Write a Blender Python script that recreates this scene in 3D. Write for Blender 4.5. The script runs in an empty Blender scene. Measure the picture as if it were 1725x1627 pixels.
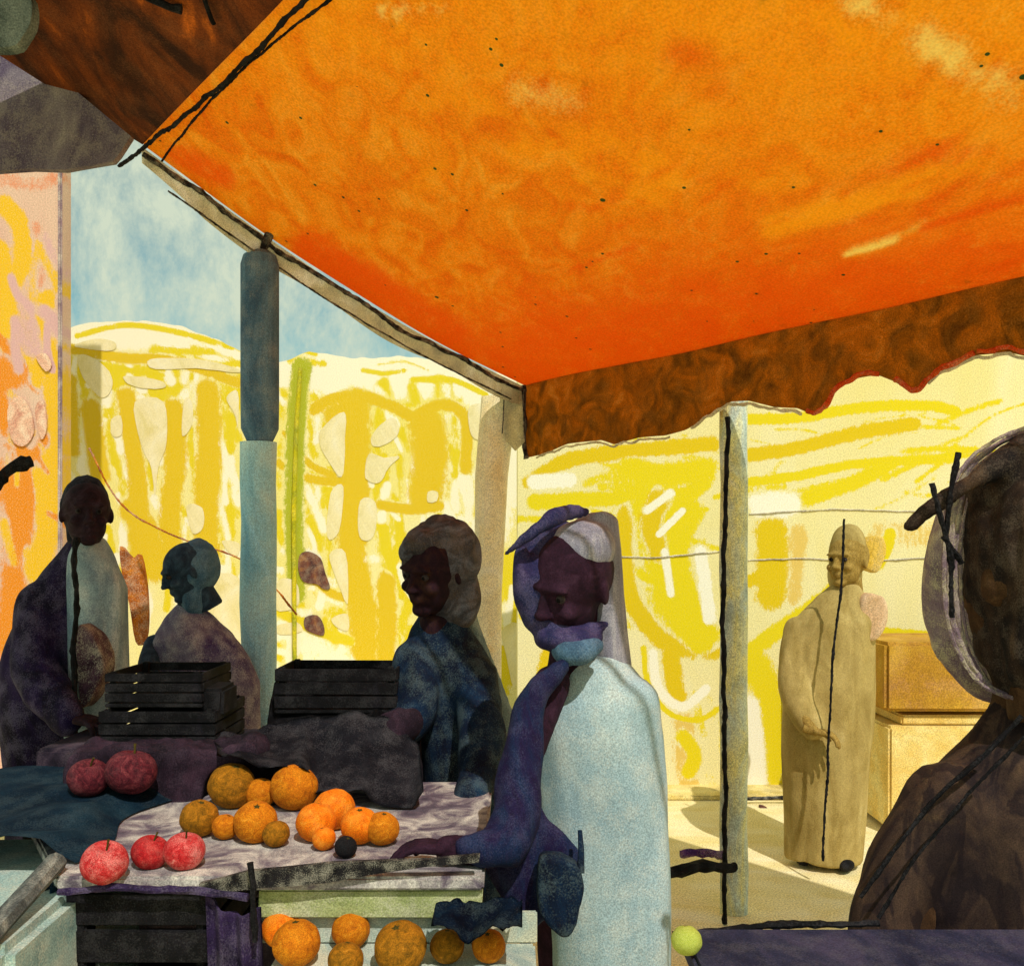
import bpy, bmesh, math, random
import numpy as np
from mathutils import Vector, Matrix, noise as mnoise
R = math.radians
random.seed(7)
sc = bpy.context.scene
C = sc.collection

# ------------------------------------------------------------------ camera, sky, sun, exposure
F = 1500.0            # focal length in source pixels (photo 1725 x 1627)
HZ = 930.0            # horizon row
EYE = 1.6
cam_d = bpy.data.cameras.new('camera'); cam = bpy.data.objects.new('camera', cam_d); C.objects.link(cam)
cam.location = (0, 0, EYE); cam.rotation_euler = (R(90), 0, 0)
cam_d.sensor_width = 36; cam_d.lens = 36 * F / 1725
cam_d.shift_y = (HZ - 813.5) / 1725
cam_d.clip_start = 0.02; cam_d.clip_end = 500
sc.camera = cam
SUN_AZ = Vector((0.36, -1.0)).normalized()      # horizontal direction towards the sun
SUN_EL = R(50)
sd = Vector((SUN_AZ.x * math.cos(SUN_EL), SUN_AZ.y * math.cos(SUN_EL), math.sin(SUN_EL)))
sun_d = bpy.data.lights.new('sun', 'SUN'); sun_d.energy = 3.1; sun_d.angle = R(0.5); sun_d.color = (1, .95, .86)
sun = bpy.data.objects.new('sun', sun_d); C.objects.link(sun); sun.rotation_euler = sd.to_track_quat('Z', 'Y').to_euler()
sun.location = (4, -4, 8)
world = bpy.data.worlds.new('World'); sc.world = world; world.use_nodes = True
wn, wl = world.node_tree.nodes, world.node_tree.links
bg = wn['Background']; bg.inputs['Strength'].default_value = 0.10
sky = wn.new('ShaderNodeTexSky'); sky.sky_type = 'NISHITA'; sky.sun_disc = False
sky.sun_elevation = SUN_EL; sky.sun_rotation = math.atan2(SUN_AZ.x, SUN_AZ.y)
tc = wn.new('ShaderNodeTexCoord'); mp = wn.new('ShaderNodeMapping'); mp.inputs['Scale'].default_value = (1, 1, .55)
wl.new(tc.outputs['Generated'], mp.inputs['Vector'])
n1 = wn.new('ShaderNodeTexNoise'); n1.inputs['Scale'].default_value = 12; n1.inputs['Detail'].default_value = 8; n1.inputs['Roughness'].default_value = .72; n1.inputs['Distortion'].default_value = .15
wl.new(mp.outputs['Vector'], n1.inputs['Vector'])
rp = wn.new('ShaderNodeValToRGB'); rp.color_ramp.elements[0].position = .36; rp.color_ramp.elements[1].position = .60
wl.new(n1.outputs['Fac'], rp.inputs['Fac'])
mx = wn.new('ShaderNodeMixRGB'); mx.inputs['Color2'].default_value = (6.4, 7.2, 5.6, 1)
ml = wn.new('ShaderNodeMixRGB'); ml.blend_type = 'MULTIPLY'; ml.inputs['Fac'].default_value = 1; ml.inputs['Color2'].default_value = (1.1, 1.35, .95, 1)
wl.new(sky.outputs['Color'], ml.inputs['Color1']); wl.new(ml.outputs['Color'], mx.inputs['Color1'])
wl.new(rp.outputs['Color'], mx.inputs['Fac']); wl.new(mx.outputs['Color'], bg.inputs['Color'])
sc.view_settings.view_transform = 'Standard'; sc.view_settings.look = 'None'
sc.view_settings.exposure = 0.0; sc.view_settings.gamma = 1.0

# ------------------------------------------------------------------ helpers
def W(px, py, Y):
    """a point at distance Y in front of the eye, from its place in the 1725 x 1627 frame"""
    return Vector(((px - 862.5) / F * Y, Y, EYE - (py - HZ) / F * Y))

def lin(c):
    return tuple(((v / 255) / 12.92 if v / 255 <= .04045 else ((v / 255 + .055) / 1.055) ** 2.4) for v in c) + (1,)

def paint(name, cols, scale=3.0, stretch=(1, 1, 1), dist=1.0, grain=.35, gcol=None, gscale=300, spots=0,
          rough=.85, translucent=0, bump=.25, tooth=.68, rot=(0, 0, 0), hard=.5, strokes=None, sscale=10, samt=.5, bands=None):
    """pigment laid in washes: palette driven by noise, wax-crayon grain over it"""
    m = bpy.data.materials.new(name); m.use_nodes = True
    N, L = m.node_tree.nodes, m.node_tree.links
    b = N['Principled BSDF']; b.inputs['Roughness'].default_value = rough
    b.inputs['Specular IOR Level'].default_value = .15
    t = N.new('ShaderNodeTexCoord'); mp = N.new('ShaderNodeMapping')
    mp.inputs['Scale'].default_value = stretch; mp.inputs['Rotation'].default_value = rot
    L.new(t.outputs['Object'], mp.inputs['Vector'])
    n = N.new('ShaderNodeTexNoise'); n.inputs['Scale'].default_value = scale; n.inputs['Detail'].default_value = 6
    n.inputs['Roughness'].default_value = .62; n.inputs['Distortion'].default_value = dist
    L.new(mp.outputs['Vector'], n.inputs['Vector'])
    fac = n.outputs['Fac']
    if bands:                                        # the colour runs from one palette end to the other along an axis
        ax, lo, hi, wt = bands
        sp = N.new('ShaderNodeSeparateXYZ'); L.new(t.outputs['Object'], sp.inputs[0])
        mr = N.new('ShaderNodeMapRange'); mr.inputs['From Min'].default_value = lo; mr.inputs['From Max'].default_value = hi
        L.new(sp.outputs[ax], mr.inputs['Value'])
        mm = N.new('ShaderNodeMath'); mm.operation = 'MULTIPLY_ADD'; mm.inputs[1].default_value = wt; mm.inputs[2].default_value = -wt / 2
        L.new(mr.outputs[0], mm.inputs[0])
        ad = N.new('ShaderNodeMath'); ad.operation = 'ADD'; L.new(mm.outputs[0], ad.inputs[0]); L.new(fac, ad.inputs[1]); fac = ad.outputs[0]
    r = N.new('ShaderNodeValToRGB'); e = r.color_ramp.elements
    k = len(cols); lo, hi = .5 - .22 * hard * 2 * .7, .5 + .22 * hard * 2 * .7
    e[0].position = lo; e[0].color = lin(cols[0]); e[1].position = hi; e[1].color = lin(cols[-1])
    for i in range(1, k - 1):
        x = e.new(lo + (hi - lo) * i / (k - 1)); x.color = lin(cols[i])
    L.new(fac, r.inputs['Fac'])
    col = r.outputs['Color']
    if strokes:
        w = N.new('ShaderNodeTexNoise'); w.inputs['Scale'].default_value = sscale; w.inputs['Detail'].default_value = 3; w.inputs['Distortion'].default_value = 2.2
        m2 = N.new('ShaderNodeMapping'); m2.inputs['Scale'].default_value = (1, 1, .22); m2.inputs['Rotation'].default_value = (0, R(14), 0)
        L.new(t.outputs['Object'], m2.inputs['Vector']); L.new(m2.outputs['Vector'], w.inputs['Vector'])
        wr = N.new('ShaderNodeValToRGB'); wr.color_ramp.elements[0].position = .5; wr.color_ramp.elements[1].position = .56
        wr.color_ramp.elements[1].color = (samt,) * 3 + (1,)
        L.new(w.outputs['Fac'], wr.inputs['Fac'])
        mxs = N.new('ShaderNodeMixRGB'); mxs.inputs['Color2'].default_value = lin(strokes)
        L.new(wr.outputs['Color'], mxs.inputs['Fac']); L.new(col, mxs.inputs['Color1']); col = mxs.outputs['Color']
    g = N.new('ShaderNodeTexNoise'); g.inputs['Scale'].default_value = gscale; g.inputs['Detail'].default_value = 3; g.inputs['Roughness'].default_value = .7
    L.new(t.outputs['Object'], g.inputs['Vector'])
    if grain:
        g2 = N.new('ShaderNodeTexNoise'); g2.inputs['Scale'].default_value = gscale * .07; g2.inputs['Detail'].default_value = 4
        L.new(t.outputs['Object'], g2.inputs['Vector'])
        ga = N.new('ShaderNodeMath'); ga.operation = 'MULTIPLY_ADD'; ga.inputs[1].default_value = .9; ga.inputs[2].default_value = -.45
        L.new(g2.outputs['Fac'], ga.inputs[0])
        gs = N.new('ShaderNodeMath'); gs.operation = 'ADD'; L.new(ga.outputs[0], gs.inputs[0]); L.new(g.outputs['Fac'], gs.inputs[1])
        gr = N.new('ShaderNodeValToRGB'); gr.color_ramp.elements[0].position = .46; gr.color_ramp.elements[1].position = .66
        gr.color_ramp.elements[1].color = (grain,) * 3 + (1,)
        L.new(gs.outputs[0], gr.inputs['Fac'])
        mg = N.new('ShaderNodeMixRGB'); mg.inputs['Color2'].default_value = lin(gcol or (225, 215, 190))
        L.new(gr.outputs['Color'], mg.inputs['Fac']); L.new(col, mg.inputs['Color1']); col = mg.outputs['Color']
    tn = N.new('ShaderNodeTexNoise'); tn.inputs['Scale'].default_value = gscale * 1.15; tn.inputs['Detail'].default_value = 2; L.new(t.outputs['Object'], tn.inputs['Vector'])
    tr_ = N.new('ShaderNodeMapRange'); tr_.inputs['From Min'].default_value = .32; tr_.inputs['From Max'].default_value = .68; tr_.inputs['To Min'].default_value = tooth; tr_.inputs['To Max'].default_value = 2 - tooth - .03
    L.new(tn.outputs['Fac'], tr_.inputs['Value'])
    tm = N.new('ShaderNodeVectorMath'); tm.operation = 'SCALE'; L.new(col, tm.inputs[0]); L.new(tr_.outputs[0], tm.inputs['Scale']); col = tm.outputs[0]
    if spots:
        v = N.new('ShaderNodeTexVoronoi'); v.inputs['Scale'].default_value = spots
        L.new(t.outputs['Object'], v.inputs['Vector'])
        ln = N.new('ShaderNodeMath'); ln.operation = 'LESS_THAN'; ln.inputs[1].default_value = .05
        L.new(v.outputs['Distance'], ln.inputs[0])
        ms = N.new('ShaderNodeMixRGB'); ms.inputs['Color2'].default_value = lin((30, 62, 50))
        L.new(ln.outputs[0], ms.inputs['Fac']); L.new(col, ms.inputs['Color1']); col = ms.outputs['Color']
    L.new(col, b.inputs['Base Color'])
    if bump:
        bu = N.new('ShaderNodeBump'); bu.inputs['Strength'].default_value = bump; bu.inputs['Distance'].default_value = .3 / gscale
        L.new(g.outputs['Fac'], bu.inputs['Height']); L.new(bu.outputs['Normal'], b.inputs['Normal'])
    if translucent:
        tr = N.new('ShaderNodeBsdfTranslucent'); L.new(col, tr.inputs['Color'])
        mix = N.new('ShaderNodeMixShader'); mix.inputs['Fac'].default_value = translucent
        L.new(b.outputs[0], mix.inputs[1]); L.new(tr.outputs[0], mix.inputs[2])
        L.new(mix.outputs[0], N['Material Output'].inputs['Surface'])
    return m

def tag(o, label=None, cat=None, group=None, kind=None):
    for k, v in (('label', label), ('category', cat), ('group', group), ('kind', kind)):
        if v: o[k] = v
    return o

WLOC = {}
def empty(name, loc, label=None, cat=None, group=None):
    o = bpy.data.objects.new(name, None); C.objects.link(o); o.location = loc; o.empty_display_size = .1
    WLOC[o] = Vector(loc); return tag(o, label, cat, group)

def link(name, bm, mats, parent=None, origin=None, smooth=False):
    """one mesh object out of a bmesh in world coordinates; its origin sits at its base"""
    if not isinstance(mats, (list, tuple)): mats = [mats]
    bmesh.ops.recalc_face_normals(bm, faces=bm.faces)
    vs = [v.co for v in bm.verts]
    if origin is None:
        lo = [min(v[i] for v in vs) for i in range(3)]; hi = [max(v[i] for v in vs) for i in range(3)]
        origin = Vector(((lo[0] + hi[0]) / 2, (lo[1] + hi[1]) / 2, lo[2]))
    origin = Vector(origin)
    for v in bm.verts: v.co -= origin
    me = bpy.data.meshes.new(name); bm.to_mesh(me); bm.free()
    for m in mats: me.materials.append(m)
    if smooth:
        for p in me.polygons: p.use_smooth = True
    o = bpy.data.objects.new(name, me); C.objects.link(o)
    WLOC[o] = origin
    if parent: o.parent = parent; o.location = origin - WLOC[parent]
    else: o.location = origin
    return o

def box(bm, a, b, jit=0, bev=0):
    a, b = Vector(a), Vector(b)
    vs = [bm.verts.new((x, y, z)) for x in (a.x, b.x) for y in (a.y, b.y) for z in (a.z, b.z)]
    for v in vs: v.co += Vector([random.uniform(-jit, jit) for _ in range(3)])
    fs = [bm.faces.new([vs[i] for i in f]) for f in ((0, 1, 3, 2), (4, 6, 7, 5), (0, 4, 5, 1), (2, 3, 7, 6), (0, 2, 6, 4), (1, 5, 7, 3))]
    if bev:
        es = list({e for f in fs for e in f.edges})
        bmesh.ops.bevel(bm, geom=es, offset=bev, segments=2, affect='EDGES')
    return vs

def tube(bm, pts, rad, seg=8, jit=0, caps=True):
    pts = [Vector(p) for p in pts]; n = len(pts)
    rads = rad if isinstance(rad, (list, tuple)) else [rad] * n
    rings = []
    up = None
    for i, p in enumerate(pts):
        d = (pts[min(i + 1, n - 1)] - pts[max(i - 1, 0)]).normalized()
        if up is None:
            up = Vector((0, 0, 1)) if abs(d.z) < .9 else Vector((1, 0, 0))
        a = d.cross(up).normalized(); b = a.cross(d).normalized(); up = b
        ring = []
        for k in range(seg):
            t = 2 * math.pi * k / seg; r = rads[i] * (1 + random.uniform(-jit, jit))
            ring.append(bm.verts.new(p + a * math.cos(t) * r + b * math.sin(t) * r))
        rings.append(ring)
    for i in range(n - 1):
        for k in range(seg):
            bm.faces.new((rings[i][k], rings[i][(k + 1) % seg], rings[i + 1][(k + 1) % seg], rings[i + 1][k]))
    if caps:
        bm.faces.new(rings[0][::-1]); bm.faces.new(rings[-1])

def resample(pts, step):
    pts = [Vector(p) for p in pts]; out = [pts[0]]
    for a, b in zip(pts, pts[1:]):
        k = max(1, int((b - a).length / step))
        for i in range(1, k + 1): out.append(a.lerp(b, i / k))
    return out

def smoothline(pts, n=8):
    pts = [Vector(p) for p in pts]; P = [pts[0]] + pts + [pts[-1]]; out = []
    for i in range(1, len(P) - 2):
        for k in range(n):
            t = k / n; a, b, c, d = P[i - 1:i + 3]
            out.append(.5 * ((2 * b) + (c - a) * t + (2 * a - 5 * b + 4 * c - d) * t * t + (3 * b - a - 3 * c + d) * t ** 3))
    out.append(pts[-1]); return out

def charcoal_line(bm, pts, r, seg=6, step=None):
    """a rough cord with uneven thickness"""
    q = resample(pts, step or r * 1.6)
    q = [p + Vector([mnoise.noise(p * 9 + Vector((k * 7, 3, 1))) for k in range(3)]) * r * .9 for p in q]
    rr = [r * (.75 + .7 * abs(mnoise.noise(p * 23))) for p in q]
    tube(bm, q, rr, seg, .22)

def ell(bm, c, r, rot=(0, 0, 0), sub=3):
    M = Matrix.Translation(Vector(c)) @ __import__('mathutils').Euler(rot).to_matrix().to_4x4() @ Matrix.Diagonal((r[0], r[1], r[2], 1))
    bmesh.ops.create_icosphere(bm, subdivisions=sub, radius=1, matrix=M)

def plate(bm, pts, Y, th, jit=0):
    """an outline in the frame at distance Y given thickness th towards the eye"""
    f = [W(x + random.uniform(-jit, jit), y + random.uniform(-jit, jit), Y) for x, y in pts]
    a = [bm.verts.new(p) for p in f]; b = [bm.verts.new(p + Vector((0, -th, 0))) for p in f]
    n = len(a); bm.faces.new(a); bm.faces.new(b[::-1])
    for i in range(n): bm.faces.new((a[i], b[i], b[(i + 1) % n], a[(i + 1) % n]))

def blob(pts, n=5):
    """smooth closed outline"""
    p = [Vector((x, y, 0)) for x, y in pts]; k = len(p); out = []
    for i in range(k):
        a, b, c, d = p[i - 1], p[i], p[(i + 1) % k], p[(i + 2) % k]
        for j in range(n):
            t = j / n
            q = .5 * ((2 * b) + (c - a) * t + (2 * a - 5 * b + 4 * c - d) * t * t + (3 * b - a - 3 * c + d) * t ** 3)
            out.append((q.x, q.y))
    return out

def stroke(bm, pts, w, Y, th=.02):
    """a raised brush-wide band on a wall"""
    q = smoothline([Vector((x, y, 0)) for x, y in pts], 6); L_, R_ = [], []
    for i, p in enumerate(q):
        d = (q[min(i + 1, len(q) - 1)] - q[max(i - 1, 0)]); d.normalize(); nrm = Vector((-d.y, d.x, 0))
        k = w / 2 * (.78 + .5 * mnoise.noise(p * .021)) * (0.55 + .45 * min(1, i / 3, (len(q) - 1 - i) / 3))
        L_.append(p + nrm * k); R_.append(p - nrm * k)
    rows = []
    for a, b in zip(L_, R_):
        rows.append([bm.verts.new(W(a.x, a.y, Y)), bm.verts.new(W(b.x, b.y, Y)),
                     bm.verts.new(W(b.x, b.y, Y) + Vector((0, -th, 0))), bm.verts.new(W(a.x, a.y, Y) + Vector((0, -th, 0)))])
    for r0, r1 in zip(rows, rows[1:]):
        for k in range(4): bm.faces.new((r0[k], r0[(k + 1) % 4], r1[(k + 1) % 4], r1[k]))
    bm.faces.new(rows[0]); bm.faces.new(rows[-1][::-1])

TEXC = {}
def remeshed(bm, voxel, smooth=4, fold=0, fsize=.12, vfold=False):
    """melt overlapping volumes into one continuous surface, optional cloth folds"""
    me = bpy.data.meshes.new('tmp'); bm.to_mesh(me); bm.free()
    o = bpy.data.objects.new('tmp', me); C.objects.link(o)
    r = o.modifiers.new('r', 'REMESH'); r.mode = 'VOXEL'; r.voxel_size = voxel
    s = o.modifiers.new('s', 'SMOOTH'); s.iterations = smooth; s.factor = .5
    dg = bpy.context.evaluated_depsgraph_get(); dg.update()
    ev = o.evaluated_get(dg); m2 = bpy.data.meshes.new_from_object(ev)
    out = bmesh.new(); out.from_mesh(m2)
    bpy.data.objects.remove(o); bpy.data.meshes.remove(me); bpy.data.meshes.remove(m2)
    if fold:
        out.normal_update()
        sh = []
        for v in out.verts:
            p = v.co
            k = mnoise.noise(Vector((p.x / fsize, p.y / fsize, p.z / (fsize * 3.2)))) + .45 * mnoise.noise(Vector((p.x / fsize * 2.3 + 5, p.y / fsize * 2.3, p.z / (fsize * 2.5))))
            sh.append(v.normal * fold * k)
        for v, d in zip(out.verts, sh): v.co += d
    return out

def merge(dst, src, mat=0):
    me = bpy.data.meshes.new('tmp'); src.to_mesh(me); src.free()
    n0 = len(dst.faces); dst.from_mesh(me); bpy.data.meshes.remove(me)
    dst.faces.ensure_lookup_table()
    for f in dst.faces[n0:]: f.material_index = mat

def loft(bm, secs, seg=28):
    """secs: (centre, rx, ry, yaw)"""
    rings = []
    for c, rx, ry, yaw in secs:
        c = Vector(c); ring = []
        for k in range(seg):
            t = 2 * math.pi * k / seg; x, y = rx * math.cos(t), ry * math.sin(t)
            ring.append(bm.verts.new(c + Vector((x * math.cos(yaw) - y * math.sin(yaw), x * math.sin(yaw) + y * math.cos(yaw), 0))))
        rings.append(ring)
    for a, b in zip(rings, rings[1:]):
        for k in range(seg): bm.faces.new((a[k], a[(k + 1) % seg], b[(k + 1) % seg], b[k]))
    bm.faces.new(rings[0][::-1]); bm.faces.new(rings[-1])

def limb(bm, pts, rads):
    q = smoothline(pts, 6); n = len(q); m = len(pts) - 1
    rr = []
    for i in range(n):
        u = i / (n - 1) * m; k = min(int(u), m - 1); rr.append(rads[k] + (rads[k + 1] - rads[k]) * (u - k))
    tube(bm, q, rr, 14)
    ell(bm, q[0], (rr[0],) * 3, sub=2); ell(bm, q[-1], (rr[-1],) * 3, sub=2)

def head_geo(c, H, yaw, pitch=0, roll=0):
    """head of height H; at yaw 0 it looks at the camera (-Y)"""
    M = Matrix.Translation(Vector(c)) @ Matrix.Rotation(yaw, 4, 'Z') @ Matrix.Rotation(pitch, 4, 'X') @ Matrix.Rotation(roll, 4, 'Y')
    bm = bmesh.new()
    def e(p, r, rot=(0, 0, 0)): ell(bm, Vector(p) * H, Vector(r) * H, rot, 3)
    e((0, .05, .10), (.345, .43, .40)); e((0, -.10, -.18), (.27, .29, .31)); e((0, -.28, -.40), (.13, .12, .09))
    e((0, -.36, .12), (.24, .07, .05)); e((0, -.41, -.03), (.045, .07, .13), (R(-20), 0, 0)); e((0, -.46, -.11), (.06, .07, .05))
    for s in (-1, 1):
        e((s * .17, -.29, -.12), (.09, .10, .08)); e((s * .345, .03, -.03), (.035, .08, .12), (0, 0, s * .3)); e((s * .055, -.44, -.12), (.035, .05, .035))
    e((0, -.375, -.235), (.11, .05, .025)); e((0, -.37, -.285), (.095, .05, .028))
    tube(bm, [Vector((0, .06, -.2)) * H, Vector((0, .12, -.75)) * H], [.21 * H, .24 * H], 16)
    out = remeshed(bm, H * .028, 2)
    for s in (-1, 1):
        b = bmesh.new(); ell(b, Vector((s * .14, -.345, .03)) * H, (H * .043,) * 3, sub=2); merge(out, b, 1)
        b = bmesh.new(); ell(b, Vector((s * .14, -.372, .03)) * H, (H * .024,) * 3, sub=2); merge(out, b, 2)
    out.transform(M); return out, M

def hand_geo(wrist, d, up, side=1, size=.18, curl=.5):
    """palm, four bent fingers of unequal length, thumb off the side of the palm"""
    d = Vector(d).normalized(); up = Vector(up); up = (up - d * up.dot(d)).normalized(); s = d.cross(up) * side
    bm = bmesh.new(); k = size / .19; w = Vector(wrist)
    def P(a, b, c): return w + (d * a + s * b + up * c) * k
    tube(bm, [P(-.05, 0, 0), P(.0, 0, 0), P(.02, 0, 0)], [.026 * k, .026 * k, .028 * k], 12)
    for b in (-.03, -.011, .009, .028):
        tube(bm, [P(.005, b * .6, 0), P(.05, b * .9, .003), P(.092, b, 0)], [.016 * k, .0155 * k, .0125 * k], 10)
    for b, ln, dr in ((-.034, .060, -.10), (-.0115, .080, -.03), (.0115, .074, .03), (.033, .058, .10)):
        a, z, ang = .088, 0.0, .15; pts = [P(a, b, z)]
        for j in range(3):
            ang += curl * .75; seg_ = ln * (.42, .33, .25)[j]
            a += seg_ * math.cos(ang); z -= seg_ * math.sin(ang); pts.append(P(a, b + dr * (j + 1) * .05, z))
        tube(bm, pts, [.0105 * k, .0098 * k, .009 * k, .0075 * k], 10); ell(bm, pts[-1], (.0078 * k,) * 3, sub=2)
    tp = [P(.02, -.026, -.004), P(.045, -.05, -.014), P(.068, -.064, -.026), P(.088, -.066, -.042)]
    tube(bm, tp, [.016 * k, .013 * k, .011 * k, .0085 * k], 10); ell(bm, tp[-1], (.0088 * k,) * 3, sub=2)
    return remeshed(bm, .0042 * k, 2)

def legs_geo(bm, x, y, hipz, yaw=0, gap=.1):
    c, s = math.cos(yaw), math.sin(yaw)
    for k in (-1, 1):
        ox, oy = k * gap * c, k * gap * s
        limb(bm, [(x + ox, y + oy, hipz), (x + ox, y + oy, hipz * .52), (x + ox, y + oy, .09)], [.085, .06, .045])

def shoes_geo(x, y, yaw=0, gap=.1):
    bm = bmesh.new(); c, s = math.cos(yaw), math.sin(yaw)
    fx, fy = s, -c
    for k in (-1, 1):
        ox, oy = x + k * gap * c, y + k * gap * s
        ell(bm, (ox + fx * .06, oy + fy * .06, .045), (.05, .13, .045), (0, 0, yaw)); ell(bm, (ox, oy, .075), (.048, .06, .07))
    return remeshed(bm, .012, 2)

# ------------------------------------------------------------------ palettes
M_black = paint('charcoal', [(5, 5, 7), (10, 9, 12), (20, 18, 24)], 12, grain=.22, gcol=(80, 78, 80), gscale=260)
M_line = paint('charcoal_line', [(12, 10, 12), (30, 28, 32)], 20, grain=.55, gcol=(170, 165, 150), gscale=420)
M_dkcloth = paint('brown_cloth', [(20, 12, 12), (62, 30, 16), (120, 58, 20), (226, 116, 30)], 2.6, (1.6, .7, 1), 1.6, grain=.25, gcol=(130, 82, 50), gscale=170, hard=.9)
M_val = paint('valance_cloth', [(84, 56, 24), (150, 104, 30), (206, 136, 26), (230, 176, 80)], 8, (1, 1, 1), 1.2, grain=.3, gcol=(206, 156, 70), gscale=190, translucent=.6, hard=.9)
M_red = paint('red_trim', [(200, 60, 20), (226, 96, 30), (210, 130, 70)], 9, grain=.4, gcol=(235, 200, 160), gscale=200, translucent=.4)
M_white = paint('white_cloth', [(206, 204, 190), (232, 226, 204), (252, 250, 244)], 6, grain=.3, gcol=(170, 170, 165), gscale=230, translucent=.75)
M_tarp = paint('purple_grey_tarp', [(40, 30, 54), (76, 64, 88), (120, 110, 120), (156, 148, 146)], 3.4, (1, 1, .7), 1.5, grain=.5, gcol=(150, 140, 135), gscale=170, hard=.9)
M_tarpg = paint('green_grey_tarp', [(18, 24, 26), (60, 72, 72), (110, 120, 116)], 5, grain=.4, gcol=(140, 150, 144), gscale=170)
M_postd = paint('slate_post', [(56, 84, 112), (84, 114, 140), (114, 140, 156)], 5, (1, 1, .4), grain=.12, gscale=200)
M_postl = paint('blue_grey_post', [(116, 170, 200), (160, 204, 222), (204, 230, 232)], 4, (1, 1, .4), grain=.25, gcol=(190, 200, 190), gscale=200)
M_cream = paint('cream_post', [(240, 214, 160), (248, 232, 190), (250, 240, 214)], 4, grain=.3, gcol=(190, 180, 150), gscale=170)
M_pale = paint('pale_blue_post', [(150, 178, 176), (204, 216, 206), (236, 226, 150), (244, 246, 240)], 9, (1, 1, .35), grain=.5, gcol=(120, 128, 110), gscale=170, hard=.9)
YEL = [(196, 160, 6), (216, 182, 14), (226, 200, 60)]
M_wallA = paint('yellow_wall', [(206, 164, 4), (216, 178, 12), (222, 190, 40), (230, 216, 130)], .75, (1.3, 1.3, .7), 1.8, grain=.38, gcol=(240, 222, 140), gscale=75, hard=.8, strokes=(236, 216, 130), sscale=2.2, samt=.7)
M_wallC = paint('cream_wall', [(224, 206, 140), (234, 222, 170), (240, 232, 196)], .9, (1, 1, 1), 1.5, grain=.35, gcol=(206, 184, 70), gscale=110, hard=.8, strokes=(224, 196, 60), sscale=1.6, samt=.45)
M_wallB = paint('pink_wall', [(212, 168, 150), (226, 190, 164), (226, 178, 60), (222, 150, 20)], 1.1, (1, 1, .7), 2.0, grain=.35, gcol=(236, 214, 190), gscale=110, hard=.9)
M_yellow = paint('yellow_pigment', [(204, 166, 4), (216, 184, 10), (222, 196, 50)], 3, (1, 1, .5), 1.5, grain=.4, gcol=(240, 226, 150), gscale=100)
M_gold = paint('gold_pigment', [(196, 146, 6), (210, 164, 8), (216, 178, 24)], 3, grain=.25, gcol=(232, 210, 110), gscale=80)
M_lime = paint('olive_pigment', [(140, 146, 24), (186, 176, 20), (214, 190, 20)], 3, grain=.3, gscale=80, gcol=(220, 210, 120))
M_creamp = paint('cream_plaster', [(222, 208, 150), (234, 222, 180), (238, 230, 204)], 2.2, grain=.15, gcol=(212, 190, 100), gscale=80, tooth=.9)
M_orangep = paint('orange_pigment', [(206, 104, 10), (222, 136, 14), (230, 166, 40)], 4, grain=.3, gcol=(238, 200, 120), gscale=110)
M_rust = paint('rust_pigment', [(120, 54, 12), (164, 84, 16), (200, 120, 20)], 8, grain=.3, gscale=150)
M_blot = paint('brown_blot', [(64, 34, 40), (110, 66, 56), (156, 106, 60)], 6, tooth=.85, grain=.2, gscale=150)
M_ground = paint('stone_ground', [(226, 208, 140), (238, 224, 176), (242, 234, 206)], 1.2, (1, 2.5, 1), 1.2, grain=.35, gcol=(216, 190, 100), gscale=110, hard=.8)

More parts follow.
